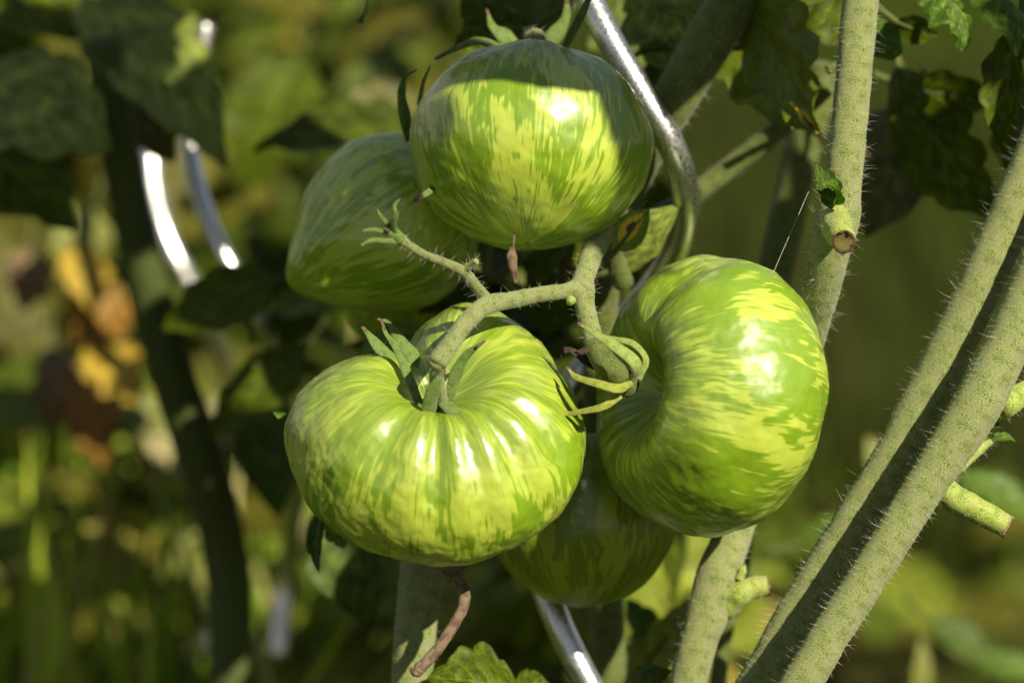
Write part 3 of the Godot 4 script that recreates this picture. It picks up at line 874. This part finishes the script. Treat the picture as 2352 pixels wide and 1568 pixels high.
# ------------------------------------------------------------------ stakes
func build_stakes():
	# front spiral stake
	var t := thing("spiral_stake", "shiny galvanised spiral plant stake curving behind the cluster", "plant stake", P(1300, 1560, 0.06), "galvanised spiral stakes")
	var pts := [[1270, -300, 0.05], [1295, -150, 0.052], [1345, -20, 0.05], [1400, 90, 0.046], [1470, 210, 0.044], [1540, 330, 0.046], [1572, 430, 0.054], [1566, 540, 0.068], [1500, 660, 0.085], [1380, 800, 0.095], [1270, 950, 0.095], [1215, 1100, 0.085], [1220, 1240, 0.072], [1262, 1380, 0.064], [1320, 1510, 0.060], [1390, 1640, 0.058]]
	var w := []
	for p in pts:
		w.append(64.0)
	var tb := tube(PP(pts), RR(pts, w), {"sides": 28, "per": 14, "lump": 0.0, "tile": 0.02})
	part(t, "rod", tb.mesh, M.steel)
	t = thing("spiral_stake", "blurred grey spiral stake, right one of the two in the left background", "plant stake", P(620, 800, 0.24), "galvanised spiral stakes")
	pts = [[470, 60, 0.240], [450, 200, 0.240], [436, 330, 0.240], [452, 430, 0.235], [496, 550, 0.230], [560, 670, 0.230], [615, 780, 0.235], [660, 930, 0.290], [680, 1100, 0.340], [660, 1300, 0.380], [640, 1500, 0.380]]
	w = []
	for p in pts:
		w.append(44.0)
	part(t, "rod", tube(PP(pts), RR(pts, w), {"sides": 20, "lump": 0.0, "tile": 0.02}).mesh, M.steel)
	t = thing("spiral_stake", "blurred glaring spiral stake, left one of the two in the left background", "plant stake", P(430, 660, 0.39), "galvanised spiral stakes")
	pts = [[420, 60, 0.400], [370, 200, 0.398], [346, 340, 0.395], [350, 440, 0.390], [378, 540, 0.385], [425, 640, 0.385], [490, 780, 0.395], [540, 930, 0.470], [540, 1100, 0.530], [500, 1300, 0.570], [480, 1500, 0.570]]
	w = []
	for p in pts:
		w.append(50.0)
	part(t, "rod", tube(PP(pts), RR(pts, w), {"sides": 20, "lump": 0.0, "tile": 0.02}).mesh, M.steel)

# ------------------------------------------------------------------ leaves
func leaf_mesh(base: Vector3, tip: Vector3, up: Vector3, half_w: float, opt: Dictionary) -> ArrayMesh:
	var ns: int = opt.get("ns", 36)
	var nt: int = opt.get("nt", 8)
	var lobes: float = opt.get("lobes", 4.0)
	var depth: float = opt.get("depth", 0.16)
	var droop: float = opt.get("droop", 0.1)
	var cup: float = opt.get("cup", 0.2)
	var wave: float = opt.get("wave", 0.10)
	var twist: float = opt.get("twist", 0.0)
	var curl: float = opt.get("curl", 0.0)
	var sd: float = opt.get("seed", float(rng.randi() % 1000))
	var thick: float = opt.get("thick", 0.00022)
	var ax := tip - base
	var L := ax.length()
	var t := ax / L
	var nrm := (up - t * up.dot(t)).normalized()
	var side := t.cross(nrm)
	var cols := nt * 2 + 1
	var v := PackedVector3Array()
	var uv := PackedVector2Array()
	var idx := PackedInt32Array()
	for i in ns + 1:
		var s := float(i) / ns
		var shape := pow(sin(PI * pow(s, 0.72)), 0.85) * (1.0 - 0.25 * s)
		if i == 0 or i == ns:
			shape = 0.02
		var c := base + ax * s + nrm * L * (droop * 4.0 * s * (1.0 - s)) + nrm * L * (-curl * s * s * s)
		var tw := twist * s
		var sd_dir := side.rotated(t, tw)
		var n2 := nrm.rotated(t, tw)
		for k in cols:
			var q := float(k - nt) / nt
			var aq := absf(q)
			var off := 0.37 if q > 0.0 else 0.0
			var ph := s * (lobes + 0.5) + off
			var saw := ph - floorf(ph)
			var tooth := 1.0 - pow(absf(saw - 0.62) / 0.62, 1.6)
			var ph2 := s * lobes * 2.7 + off * 2.0
			var saw2 := ph2 - floorf(ph2)
			var hw := half_w * shape * (1.0 + depth * (tooth - 0.5) * 2.0 + depth * 0.35 * (saw2 - 0.5))
			hw *= 1.0 + 0.10 * noise.get_noise_2d(s * 3.0 + sd, signf(q) * 5.0)
			var across := q * hw
			var lift := cup * hw * q * q - cup * hw * 0.2
			lift += wave * half_w * aq * noise.get_noise_2d(s * 4.0 + sd * 1.7, q * 1.2 + sd)
			# quilted between the side veins
			var vp := s * 6.0 - aq * 1.5
			lift += 0.035 * half_w * absf(sin(PI * vp)) * (1.0 - aq) * 1.4
			lift -= 0.07 * half_w * exp(-q * q * 60.0)
			v.append(c + sd_dir * across + n2 * lift + t * aq * hw * 0.25)
			uv.append(Vector2(q * 0.5 + 0.5, s))
	var n := PackedVector3Array()
	for i in ns + 1:
		for k in cols:
			var du := v[i * cols + mini(k + 1, cols - 1)] - v[i * cols + maxi(k - 1, 0)]
			var dv := v[mini(i + 1, ns) * cols + k] - v[maxi(i - 1, 0) * cols + k]
			var nr := dv.cross(du)
			n.append(nr.normalized() if nr.length_squared() > 1e-20 else nrm)
	for i in ns:
		for k in cols - 1:
			var a0 := i * cols + k
			idx.append_array([a0, a0 + 1, a0 + cols, a0 + 1, a0 + cols + 1, a0 + cols])
	return commit(v, n, uv, idx)

func leaf(parent: Node3D, called: String, base: Vector3, tip: Vector3, up: Vector3, half_w: float, m: Material, opt := {}):
	var o := part(parent, called, leaf_mesh(base, tip, up, half_w, opt), m)
	return o

# a leaf as a thing: blade, raised midrib beneath, short stalk
func leaf_thing(label: String, bx: Array, tx: Array, up: Vector3, half_px: float, m: Material, opt := {}, called := "tomato_leaf", group := "tomato leaves"):
	var b := P(bx[0], bx[1], bx[2])
	var e := P(tx[0], tx[1], tx[2])
	var t := thing(called, label, "leaf", b, group)
	var hw := R(half_px, (bx[2] + tx[2]) * 0.5)
	part(t, "blade", leaf_mesh(b, e, up, hw, opt), m)
	var ax := e - b
	var tn := ax.normalized()
	var nrm := (up - tn * up.dot(tn)).normalized()
	var droop: float = opt.get("droop", 0.1)
	var curl: float = opt.get("curl", 0.0)
	var cup: float = opt.get("cup", 0.2)
	var pts := PackedVector3Array()
	var rad := PackedFloat32Array()
	for i in 7:
		var s := i / 6.0 * 0.92
		pts.append(b + ax * s + nrm * ax.length() * (droop * 4.0 * s * (1.0 - s) - curl * s * s * s) - nrm * hw * (cup * 0.2 * sin(PI * s) + 0.07))
		rad.append(lerpf(0.0009, 0.0003, s))
	var mb: Material = opt.get("rib", M.stem_dark)
	part(t, "midrib", tube(pts, rad, {"sides": 6, "per": 3, "lump": 0.0}).mesh, mb)
	var dir: Vector3 = (-tn - Vector3.UP * opt.get("stalk_drop", -0.3)).normalized()
	var l: float = opt.get("stalk", 0.012)
	if l > 0.0:
		part(t, "stalk", tube(PackedVector3Array([pts[0] + dir * l, pts[0] + dir * l * 0.5 - nrm * l * 0.08, pts[0]]), PackedFloat32Array([0.0014, 0.0011, 0.0009]), {"sides": 8, "per": 5, "lump": 0.05}).mesh, mb)
	return t

func build_leaves():
	var F := C(0, 0.25, 0.97)
	var S := C(-0.60, -0.28, 0.75)
	# behind the top tomato
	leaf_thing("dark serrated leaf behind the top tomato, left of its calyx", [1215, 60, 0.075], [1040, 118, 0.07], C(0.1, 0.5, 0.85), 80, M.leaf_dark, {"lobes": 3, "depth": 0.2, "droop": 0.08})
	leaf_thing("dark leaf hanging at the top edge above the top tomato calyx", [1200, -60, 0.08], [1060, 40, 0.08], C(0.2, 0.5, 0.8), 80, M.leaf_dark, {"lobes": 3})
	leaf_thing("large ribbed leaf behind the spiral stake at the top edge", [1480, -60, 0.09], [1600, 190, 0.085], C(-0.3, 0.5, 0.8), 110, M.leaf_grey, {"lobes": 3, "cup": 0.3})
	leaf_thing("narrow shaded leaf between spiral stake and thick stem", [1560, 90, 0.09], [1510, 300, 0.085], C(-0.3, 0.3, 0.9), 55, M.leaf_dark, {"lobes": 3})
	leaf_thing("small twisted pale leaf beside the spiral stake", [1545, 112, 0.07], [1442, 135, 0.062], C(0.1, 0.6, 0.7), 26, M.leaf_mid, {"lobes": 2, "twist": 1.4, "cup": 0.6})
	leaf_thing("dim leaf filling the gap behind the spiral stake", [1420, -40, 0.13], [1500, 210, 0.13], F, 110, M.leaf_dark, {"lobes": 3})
	# upper right
	leaf_thing("broad dark hanging leaf with a brown spotted tip, left of the upright stem", [1690, -60, 0.06], [1885, 305, 0.045], S, 150, M.leaf_tip, {"lobes": 4, "cup": 0.25, "droop": 0.05, "wave": 0.3})
	leaf_thing("dark leaf edge above the broad hanging leaf", [1980, -40, 0.06], [1650, 100, 0.07], S, 110, M.leaf_dark, {"lobes": 3})
	leaf_thing("rounded bright leaf peeking out right of the upright stem", [1990, 120, 0.05], [2062, 60, 0.05], C(0.2, 0.2, 0.95), 62, M.leaf_bright, {"lobes": 2, "depth": 0.05})
	leaf_thing("small dark pointed leaf beside the rounded bright one", [2058, 50, 0.06], [2158, 82, 0.06], S, 40, M.leaf_dark, {"lobes": 1, "depth": 0.04})
	leaf_thing("curled sunlit leaf near the top right corner", [2120, -30, 0.04], [2215, 118, 0.03], C(0.5, 0.5, 0.7), 62, M.leaf_bright, {"lobes": 2, "cup": -0.5, "droop": 0.2, "wave": 0.6})
	leaf_thing("sunlit curled leaf tip in the top right corner", [2240, -20, 0.04], [2335, 130, 0.03], C(0.5, 0.5, 0.7), 50, M.leaf_bright, {"lobes": 2, "cup": -0.6, "droop": 0.25, "twist": 0.8})
	leaf_thing("folded dark leaf hanging at the right edge", [2340, 60, 0.04], [2310, 360, 0.045], S, 55, M.leaf_dark, {"lobes": 4, "cup": 0.7})
	leaf_thing("dark leaf pointing right, below the curled sunlit ones", [2090, 205, 0.1], [2295, 222, 0.095], S, 65, M.leaf_dark, {"lobes": 2, "depth": 0.06})
	leaf_thing("big shaded leaf hanging in the upper right background", [2080, 190, 0.11], [2300, 500, 0.10], S, 125, M.leaf_dark, {"lobes": 4, "depth": 0.14})
	leaf_thing("glossy dark leaf right of the upright stem", [2060, 150, 0.09], [2120, 340, 0.085], S, 60, M.leaf_dark, {"lobes": 3, "cup": -0.4})
	leaf_thing("olive translucent leaf behind the upright stem", [2100, 240, 0.14], [1990, 545, 0.13], C(-0.1, 0.2, 0.95), 130, M.leaf_olive, {"lobes": 3, "depth": 0.1})
	leaf_thing("dim leaf at the right edge behind the rear hairy stem", [2360, 180, 0.09], [2330, 420, 0.09], S, 70, M.leaf_dark, {"lobes": 3})
	# centre
	leaf_thing("small leaf with a yellow halo and dark spot between the tomatoes", [1415, 575, 0.028], [1492, 478, 0.026], C(-0.15, 0.15, 0.97), 44, M.leaf_spot, {"lobes": 1, "depth": 0.02, "cup": 0.25, "droop": 0.06, "stalk": 0.006})
	leaf_thing("grey green leaf behind the yellow spotted one", [1400, 620, 0.06], [1560, 470, 0.055], C(0.2, 0.4, 0.9), 60, M.leaf_grey, {"lobes": 2, "depth": 0.06})
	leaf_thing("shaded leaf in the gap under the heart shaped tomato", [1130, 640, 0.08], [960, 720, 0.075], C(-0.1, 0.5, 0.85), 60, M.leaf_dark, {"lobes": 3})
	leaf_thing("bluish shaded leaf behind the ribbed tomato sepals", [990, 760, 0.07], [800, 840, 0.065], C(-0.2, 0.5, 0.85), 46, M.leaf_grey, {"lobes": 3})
	leaf_thing("tiny bright leaf tip left of the ribbed tomato", [690, 1000, 0.03], [626, 945, 0.026], C(0.3, 0.2, 0.9), 20, M.leaf_bright, {"lobes": 1, "cup": 0.5})
	leaf_thing("dangling narrow leaf below the ribbed tomato on its left", [738, 1190, 0.04], [733, 1315, 0.036], C(-0.5, 0.1, 0.85), 24, M.leaf_mid, {"lobes": 2, "cup": 0.7})
	leaf_thing("small leaf behind the ribbed tomato lower left edge", [760, 1180, 0.05], [790, 1260, 0.05], C(0.2, 0.2, 0.9), 36, M.leaf_grey, {"lobes": 2})
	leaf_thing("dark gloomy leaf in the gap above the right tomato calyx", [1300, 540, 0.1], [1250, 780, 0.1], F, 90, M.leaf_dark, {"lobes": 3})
	leaf_thing("brown withered leaf scrap in the dark gap below the top tomato", [1300, 585, 0.085], [1285, 660, 0.085], C(0.4, 0.1, 0.9), 22, M.leaf_brown, {"lobes": 2, "cup": 0.6, "wave": 0.6})
	# bottom
	leaf_thing("dark green leaf at the bottom edge below the dried stalk", [1200, 1600, 0.03], [980, 1560, 0.025], C(0.1, 0.75, 0.65), 105, M.leaf_dark, {"lobes": 3, "depth": 0.1, "droop": 0.12})
	leaf_thing("smaller dark leaf beside it at the bottom edge", [1170, 1590, 0.045], [1270, 1580, 0.045], C(0.1, 0.6, 0.75), 50, M.leaf_dark, {"lobes": 2, "depth": 0.08})
	leaf_thing("pale lit young leaf left of the cut stem at the bottom", [1475, 1540, 0.12], [1590, 1370, 0.12], C(0.3, 0.2, 0.9), 56, M.leaf_lime, {"lobes": 3, "depth": 0.12, "cup": 0.5})
	leaf_thing("bright young leaf under the lowest tomato", [1500, 1500, 0.13], [1430, 1370, 0.13], C(0.4, 0.3, 0.9), 44, M.leaf_bright, {"lobes": 2, "cup": 0.4})
	leaf_thing("dark leaf at the bottom edge left of the cut stem", [1440, 1600, 0.05], [1545, 1540, 0.045], C(0, 0.7, 0.7), 45, M.leaf_mid, {"lobes": 2})

# ------------------------------------------------------------------ ground and background
func build_ground():
	var pm := PlaneMesh.new()
	pm.size = Vector2(60, 60)
	var o := MeshInstance3D.new()
	o.name = "ground"
	o.mesh = pm
	o.material_override = M.ground
	o.position = Vector3(0, 0, -10)
	o.set_meta("kind", "structure")
	o.set_meta("label", "blurred brown and green garden soil behind the plants")
	add_child(o)

func scatter(called: String, label: String, category: String, xs: Vector2, ys: Vector2, ds: Vector2, count: int, lmin: float, lmax: float, cols: Array, seed_: int, hang := 0.6):
	var r := RandomNumberGenerator.new()
	r.seed = seed_
	var keep := rng.state
	var mesh := leaf_mesh(Vector3.ZERO, Vector3(0, 1, 0), Vector3(0, 0, 1), 0.32, {"ns": 18, "nt": 3, "lobes": 4, "droop": 0.1, "cup": 0.3, "seed": 3.0})
	rng.state = keep
	var mm := MultiMesh.new()
	mm.transform_format = MultiMesh.TRANSFORM_3D
	mm.use_colors = true
	mm.mesh = mesh
	mm.instance_count = count
	for i in count:
		var p := P(r.randf_range(xs.x, xs.y), r.randf_range(ys.x, ys.y), r.randf_range(ds.x, ds.y))
		p.y = maxf(p.y, 0.01)
		var l := r.randf_range(lmin, lmax)
		var y := (Vector3(r.randfn(), -hang + r.randfn() * 0.5, r.randfn() * 0.7)).normalized()
		var z := Vector3(r.randfn() * 0.6, 0.6 + r.randf(), r.randf()).normalized()
		var x := y.cross(z).normalized()
		z = x.cross(y)
		mm.set_instance_transform(i, Transform3D(Basis(x * l, y * l, z * l), p))
		var c: Color = cols[r.randi() % cols.size()]
		var k := r.randf_range(0.75, 1.25)
		mm.set_instance_color(i, Color(c.r * k, c.g * k, c.b * k))
	var o := MultiMeshInstance3D.new()
	o.name = numbered(called)
	o.multimesh = mm
	o.material_override = M.foliage
	o.set_meta("kind", "stuff")
	o.set_meta("label", label)
	o.set_meta("category", category)
	add_child(o)
	return o

func grass_patch(called: String, label: String, xs: Vector2, ds: Vector2, count: int, hmin: float, hmax: float, cols: Array, seed_: int):
	var r := RandomNumberGenerator.new()
	r.seed = seed_
	var v := PackedVector3Array()
	var n := PackedVector3Array()
	var uv := PackedVector2Array()
	var idx := PackedInt32Array()
	for i in 6:
		var t := i / 5.0
		var w := 0.022 * (1.0 - t * t)
		for s in [-1.0, 0.0, 1.0]:
			v.append(Vector3(w * s, t, 0.35 * t * t + absf(s) * w * 0.5))
			n.append(Vector3(s * 0.3, 0.2, -1).normalized())
			uv.append(Vector2(s, t))
	for i in 5:
		for k in 2:
			var a0 := i * 3 + k
			idx.append_array([a0, a0 + 3, a0 + 1, a0 + 1, a0 + 3, a0 + 4])
	var mm := MultiMesh.new()
	mm.transform_format = MultiMesh.TRANSFORM_3D
	mm.use_colors = true
	mm.mesh = commit(v, n, uv, idx)
	mm.instance_count = count
	for i in count:
		var p := P(r.randf_range(xs.x, xs.y), 784, r.randf_range(ds.x, ds.y))
		p.y = 0.0
		var h := r.randf_range(hmin, hmax)
		var b := Basis(Vector3.UP, r.randf() * TAU) * Basis(Vector3.RIGHT, r.randfn() * 0.22)
		mm.set_instance_transform(i, Transform3D(b.scaled_local(Vector3(h, h, h)), p))
		var c: Color = cols[r.randi() % cols.size()]
		var k := r.randf_range(0.7, 1.3)
		mm.set_instance_color(i, Color(c.r * k, c.g * k, c.b * k))
	var o := MultiMeshInstance3D.new()
	o.name = numbered(called)
	o.multimesh = mm
	o.material_override = M.grass
	o.set_meta("kind", "stuff")
	o.set_meta("label", label)
	o.set_meta("category", "grass")
	add_child(o)

func build_background():
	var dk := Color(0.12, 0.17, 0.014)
	var md := Color(0.19, 0.27, 0.025)
	var br := Color(0.38, 0.47, 0.05)
	var ye := Color(0.55, 0.50, 0.08)
	var ol := Color(0.22, 0.22, 0.03)
	# neighbouring plants on the left
	scatter("neighbour_foliage", "mass of blurred dark tomato foliage in the left background", "foliage", Vector2(-250, 1150), Vector2(-350, 820), Vector2(0.6, 1.5), 300, 0.05, 0.10, [dk, md, md, ol], 61)
	scatter("sunlit_foliage", "blurred sunlit leaves at the top, left of the top tomato", "foliage", Vector2(600, 1120), Vector2(-200, 330), Vector2(0.9, 1.8), 230, 0.025, 0.06, [br, md, ye, br, dk], 62, 0.1)
	scatter("low_foliage", "blurred mixed low leaves and weeds in the lower left", "foliage", Vector2(-250, 1000), Vector2(850, 1750), Vector2(0.5, 1.3), 240, 0.04, 0.08, [md, br, ol, ye, dk, Color(0.5, 0.42, 0.22)], 63, 0.2)
	scatter("centre_foliage", "blurred yellow green leaves under the tomatoes", "foliage", Vector2(900, 1650), Vector2(1150, 1800), Vector2(0.3, 0.9), 90, 0.05, 0.10, [br, ye, br, md], 64, 0.2)
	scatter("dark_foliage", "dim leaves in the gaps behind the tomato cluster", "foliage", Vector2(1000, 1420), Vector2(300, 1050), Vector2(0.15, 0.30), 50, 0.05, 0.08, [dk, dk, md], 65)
	scatter("weed_patch", "blurred low green weeds in the lower right background", "foliage", Vector2(1650, 2600), Vector2(1080, 1800), Vector2(0.9, 1.9), 60, 0.04, 0.09, [md, br, dk, ol], 66, 0.0)
	grass_patch("grass", "blurred green grass blades in the lower left corner", Vector2(-400, 1000), Vector2(0.35, 1.3), 1500, 0.2, 0.42, [md, Color(0.14, 0.24, 0.02), br, Color(0.4, 0.36, 0.16)], 71)
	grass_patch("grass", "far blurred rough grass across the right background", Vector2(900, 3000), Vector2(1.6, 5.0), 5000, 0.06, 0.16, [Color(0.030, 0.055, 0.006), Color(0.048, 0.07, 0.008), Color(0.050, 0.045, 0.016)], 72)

	# large near leaves, upper left
	var G := C(0.1, 0.45, 0.88)
	var g := "blurred leaves of the left background"
	leaf_thing("big grey green blurred leaf pointing right at the left edge", [-90, 180, 0.2], [258, 350, 0.19], C(-0.1, 0.6, 0.8), 165, M.leaf_grey, {"lobes": 3, "depth": 0.12, "cup": 0.1}, "background_leaf", g)
	leaf_thing("long grey green blurred leaf slanting down from the top left", [190, -40, 0.22], [520, 385, 0.2], C(0.1, 0.5, 0.85), 135, M.leaf_grey, {"lobes": 4, "depth": 0.12}, "background_leaf", g)
	leaf_thing("olive yellow blurred leaf below the long grey green one", [250, 120, 0.24], [400, 375, 0.23], C(-0.1, 0.3, 0.9), 110, M.leaf_olive, {"lobes": 3}, "background_leaf", g)
	leaf_thing("dark blurred leaf in the top left corner", [-60, -60, 0.22], [180, 90, 0.21], G, 120, M.leaf_dark, {"lobes": 3}, "background_leaf", g)
	leaf_thing("dark drooping blurred leaf at the left edge below the grey one", [-80, 300, 0.22], [170, 530, 0.2], C(0.2, 0.2, 0.9), 130, M.leaf_dark, {"lobes": 3, "cup": 0.3}, "background_leaf", g)
	leaf_thing("dim blurred leaf left of the heart shaped tomato", [690, 120, 0.5], [560, 440, 0.5], G, 120, M.leaf_dark, {"lobes": 4}, "background_leaf", g)
	leaf_thing("olive blurred leaf behind the top tomato left shoulder", [990, 240, 0.3], [760, 290, 0.28], C(0.1, 0.6, 0.8), 75, M.leaf_olive, {"lobes": 3}, "background_leaf", g)
	leaf_thing("dark blurred leaf crossing in front of the two background stakes", [640, 640, 0.2], [370, 760, 0.2], C(0.0, 0.3, 0.95), 80, M.leaf_dark, {"lobes": 3, "depth": 0.1}, "background_leaf", g)
	leaf_thing("dark blurred leaf below the two background stakes", [700, 800, 0.2], [480, 1010, 0.2], C(0.0, 0.3, 0.95), 75, M.leaf_dark, {"lobes": 3, "depth": 0.1}, "background_leaf", g)
	# yellowing leaves of the neighbour
	leaf_thing("bright yellow blurred leaf, topmost of the withering ones on the left", [215, 470, 0.45], [140, 640, 0.44], C(0.3, 0.3, 0.9), 74, M.leaf_lime, {"lobes": 3, "wave": 0.4}, "background_leaf", g)
	leaf_thing("yellow blurred leaf beside the broad dark stem", [165, 560, 0.44], [215, 720, 0.43], C(0.4, 0.3, 0.9), 64, M.leaf_yellow, {"lobes": 3, "wave": 0.4}, "background_leaf", g)
	leaf_thing("orange blurred withering leaf on the left", [290, 660, 0.45], [165, 790, 0.44], C(0.3, 0.4, 0.9), 81, M.leaf_orange, {"lobes": 3, "wave": 0.5}, "background_leaf", g)
	leaf_thing("large vivid yellow blurred leaf low on the withering plant", [205, 790, 0.44], [320, 930, 0.43], C(0.4, 0.4, 0.85), 83, M.leaf_yellow, {"lobes": 3, "wave": 0.4}, "background_leaf", g)
	leaf_thing("rusty brown blurred leaf hanging under the yellow ones", [170, 850, 0.47], [240, 1080, 0.46], C(0.2, 0.2, 0.9), 74, M.leaf_orange, {"lobes": 3, "wave": 0.5}, "background_leaf", g)
	leaf_thing("tan blurred dry leaf at the left edge", [70, 560, 0.48], [55, 720, 0.48], C(0.4, 0.2, 0.9), 60, M.leaf_brown, {"lobes": 2, "wave": 0.5}, "background_leaf", g)
	leaf_thing("tan blurred leaf left of the vivid yellow one", [120, 790, 0.49], [130, 1000, 0.49], C(0.4, 0.2, 0.9), 67, M.leaf_brown, {"lobes": 2, "wave": 0.5}, "background_leaf", g)
	leaf_thing("pale yellow blurred leaf right of the withering ones", [340, 990, 0.45], [430, 1100, 0.45], C(0.4, 0.3, 0.9), 42, M.leaf_straw, {"lobes": 2}, "background_leaf", g)
	leaf_thing("lime blurred leaf under the vivid yellow one", [300, 900, 0.48], [350, 1040, 0.48], C(0.4, 0.3, 0.9), 46, M.leaf_lime, {"lobes": 2}, "background_leaf", g)
	leaf_thing("straw coloured blurred leaf between dark stem and ribbed tomato", [500, 900, 0.51], [540, 1130, 0.51], C(0.4, 0.2, 0.9), 48, M.leaf_straw, {"lobes": 2}, "background_leaf", g)
	leaf_thing("pale lit blurred blade in the lower left, upper one", [470, 1220, 0.51], [340, 1350, 0.51], C(0.4, 0.4, 0.9), 34, M.leaf_lime, {"lobes": 1, "depth": 0.03}, "background_leaf", g)
	leaf_thing("pale lit blurred blade in the lower left, lower one", [490, 1250, 0.53], [440, 1480, 0.53], C(0.5, 0.3, 0.9), 44, M.leaf_lime, {"lobes": 1, "depth": 0.03}, "background_leaf", g)
	leaf_thing("straw blurred blade at the bottom left", [430, 1440, 0.55], [390, 1620, 0.55], C(0.5, 0.3, 0.9), 40, M.leaf_straw, {"lobes": 1, "depth": 0.03}, "background_leaf", g)
	leaf_thing("large dark green blurred leaf under the ribbed tomato", [760, 1130, 0.14], [850, 1440, 0.14], C(0.0, 0.2, 1.0), 110, M.leaf_mid, {"lobes": 2, "depth": 0.06}, "background_leaf", g)
	leaf_thing("green blurred leaf left of the ribbed tomato", [600, 900, 0.24], [640, 1190, 0.24], C(0.0, 0.2, 1.0), 80, M.leaf_mid, {"lobes": 2, "depth": 0.06}, "background_leaf", g)
	leaf_thing("yellow lit blurred leaf below the lowest tomato on its left", [1190, 1330, 0.5], [1050, 1560, 0.5], C(0.3, 0.3, 0.9), 70, M.leaf_lime, {"lobes": 2}, "background_leaf", g)
	# right background leaves
	g = "blurred leaves of the right background"
	leaf_thing("yellow green blurred bud leaf between right tomato and hairy stems", [2030, 1110, 0.35], [1990, 1000, 0.35], C(0.3, 0.3, 0.9), 34, M.leaf_lime, {"lobes": 1, "depth": 0.03}, "background_leaf", g)
	leaf_thing("bright blurred leaf below the right tomato on its right", [1840, 1250, 0.3], [1980, 1180, 0.3], C(0.3, 0.5, 0.8), 34, M.leaf_bright, {"lobes": 1, "depth": 0.03}, "background_leaf", g)
	leaf_thing("bright blurred leaf at the right edge behind the cut stub", [2200, 1090, 0.25], [2400, 1210, 0.25], C(0.3, 0.5, 0.8), 52, M.leaf_bright, {"lobes": 1, "depth": 0.03}, "background_leaf", g)
	leaf_thing("pale blurred leaf tip standing at the lower right", [2110, 1620, 0.35], [2115, 1460, 0.35], C(0.3, 0.1, 0.9), 28, M.leaf_lime, {"lobes": 1, "depth": 0.03}, "background_leaf", g)
	leaf_thing("green blurred leaf near the lower right corner", [2130, 1420, 0.35], [2290, 1540, 0.35], C(0.3, 0.5, 0.8), 48, M.leaf_mid, {"lobes": 1, "depth": 0.03}, "background_leaf", g)
	leaf_thing("green blurred leaf in the lower right corner", [2240, 1520, 0.38], [2400, 1560, 0.38], C(0.3, 0.6, 0.8), 44, M.leaf_bright, {"lobes": 1, "depth": 0.03}, "background_leaf", g)

# ------------------------------------------------------------------ unseen leaves added above the frame to shade parts of the plants
func build_overhead():
	var g := "unseen shade leaves above the picture"
	var list := [
		# shaded spot x, y, depth, distance towards the sun, half width px, length px, turn
		[1300, 70, 0.0, 0.22, 170, 620, 0.2, "unseen leaf above the frame placed to shade the top tomato"],
		[1415, 330, 0.02, 0.52, 165, 720, 1.45, "unseen leaf above the frame placed to shade the right flank of the top tomato"],
		[570, 420, 0.05, 0.30, 190, 1000, 1.35, "unseen leaf added above the frame to shade the heart shaped tomato"],
		[1570, 70, 0.055, 0.20, 150, 520, 2.0, "unseen leaf added above the frame to shade the thick slanting vine"],
		[1140, 40, 0.08, 0.22, 140, 460, 0.1, "unseen leaf added above the frame to shade the leaf behind the top calyx"],
		[1530, 80, 0.09, 0.26, 140, 460, 0.2, "unseen leaf added above the frame to shade the gap behind the spiral stake"]
	]
	for a in list:
		shade_leaf(a, g)
	var r := RandomNumberGenerator.new()
	r.seed = 91
	var mm := MultiMesh.new()
	mm.transform_format = MultiMesh.TRANSFORM_3D
	mm.use_colors = true
	mm.mesh = leaf_mesh(Vector3.ZERO, Vector3(0, 1, 0), Vector3(0, 0, 1), 0.32, {"ns": 18, "nt": 3, "lobes": 4, "droop": 0.1, "cup": 0.3, "seed": 3.0})
	var xf: Array[Transform3D] = []
	var zones := [[-200, 500, -100, 200, 0.10, 0.16, 34], [2200, 2420, 200, 440, 0.09, 0.14, 18]]
	for z in zones:
		for i in z[6]:
			var p := P(r.randf_range(z[0], z[1]), r.randf_range(z[2], z[3]), r.randf_range(z[4], z[5])) + sun_dir * r.randf_range(0.14, 0.5)
			var q := to_px(p)
			if q.y > -120.0:
				continue
			var l := r.randf_range(0.05, 0.085)
			var y := (Vector3(r.randfn(), r.randfn() * 0.6, r.randfn())).normalized()
			var zz := (sun_dir + Vector3(r.randfn(), r.randfn(), r.randfn()) * 0.4).normalized()
			var x := y.cross(zz).normalized()
			y = zz.cross(x)
			xf.append(Transform3D(Basis(x * l, y * l, zz * l), p))
	mm.instance_count = xf.size()
	for i in xf.size():
		mm.set_instance_transform(i, xf[i])
		mm.set_instance_color(i, Color(0.12, 0.18, 0.03))
	var o := MultiMeshInstance3D.new()
	o.name = "added_overhead_foliage"  # unseen foliage added along the sun rays to shade the leaves below
	o.multimesh = mm
	o.material_override = M.foliage
	o.set_meta("kind", "stuff")
	o.set_meta("label", "unseen foliage added above the picture to shade leaves at both upper sides")
	o.set_meta("category", "foliage")
	add_child(o)

func shade_leaf(a: Array, g: String):
	var c := P(a[0], a[1], a[2]) + sun_dir * float(a[3])
	var dir := C(cos(a[6]), -sin(a[6]), 0.0)
	dir = (dir - sun_dir * dir.dot(sun_dir)).normalized()
	var l := R(a[5])
	var t := thing("tomato_leaf", a[7], "leaf", c - dir * l * 0.5, g)  # out of view, set between the sun and the spot it has to shade
	part(t, "blade", leaf_mesh(c - dir * l * 0.5, c + dir * l * 0.5, sun_dir, R(a[4]), {"lobes": 2, "depth": 0.05, "cup": 0.1}), M.leaf_dark)
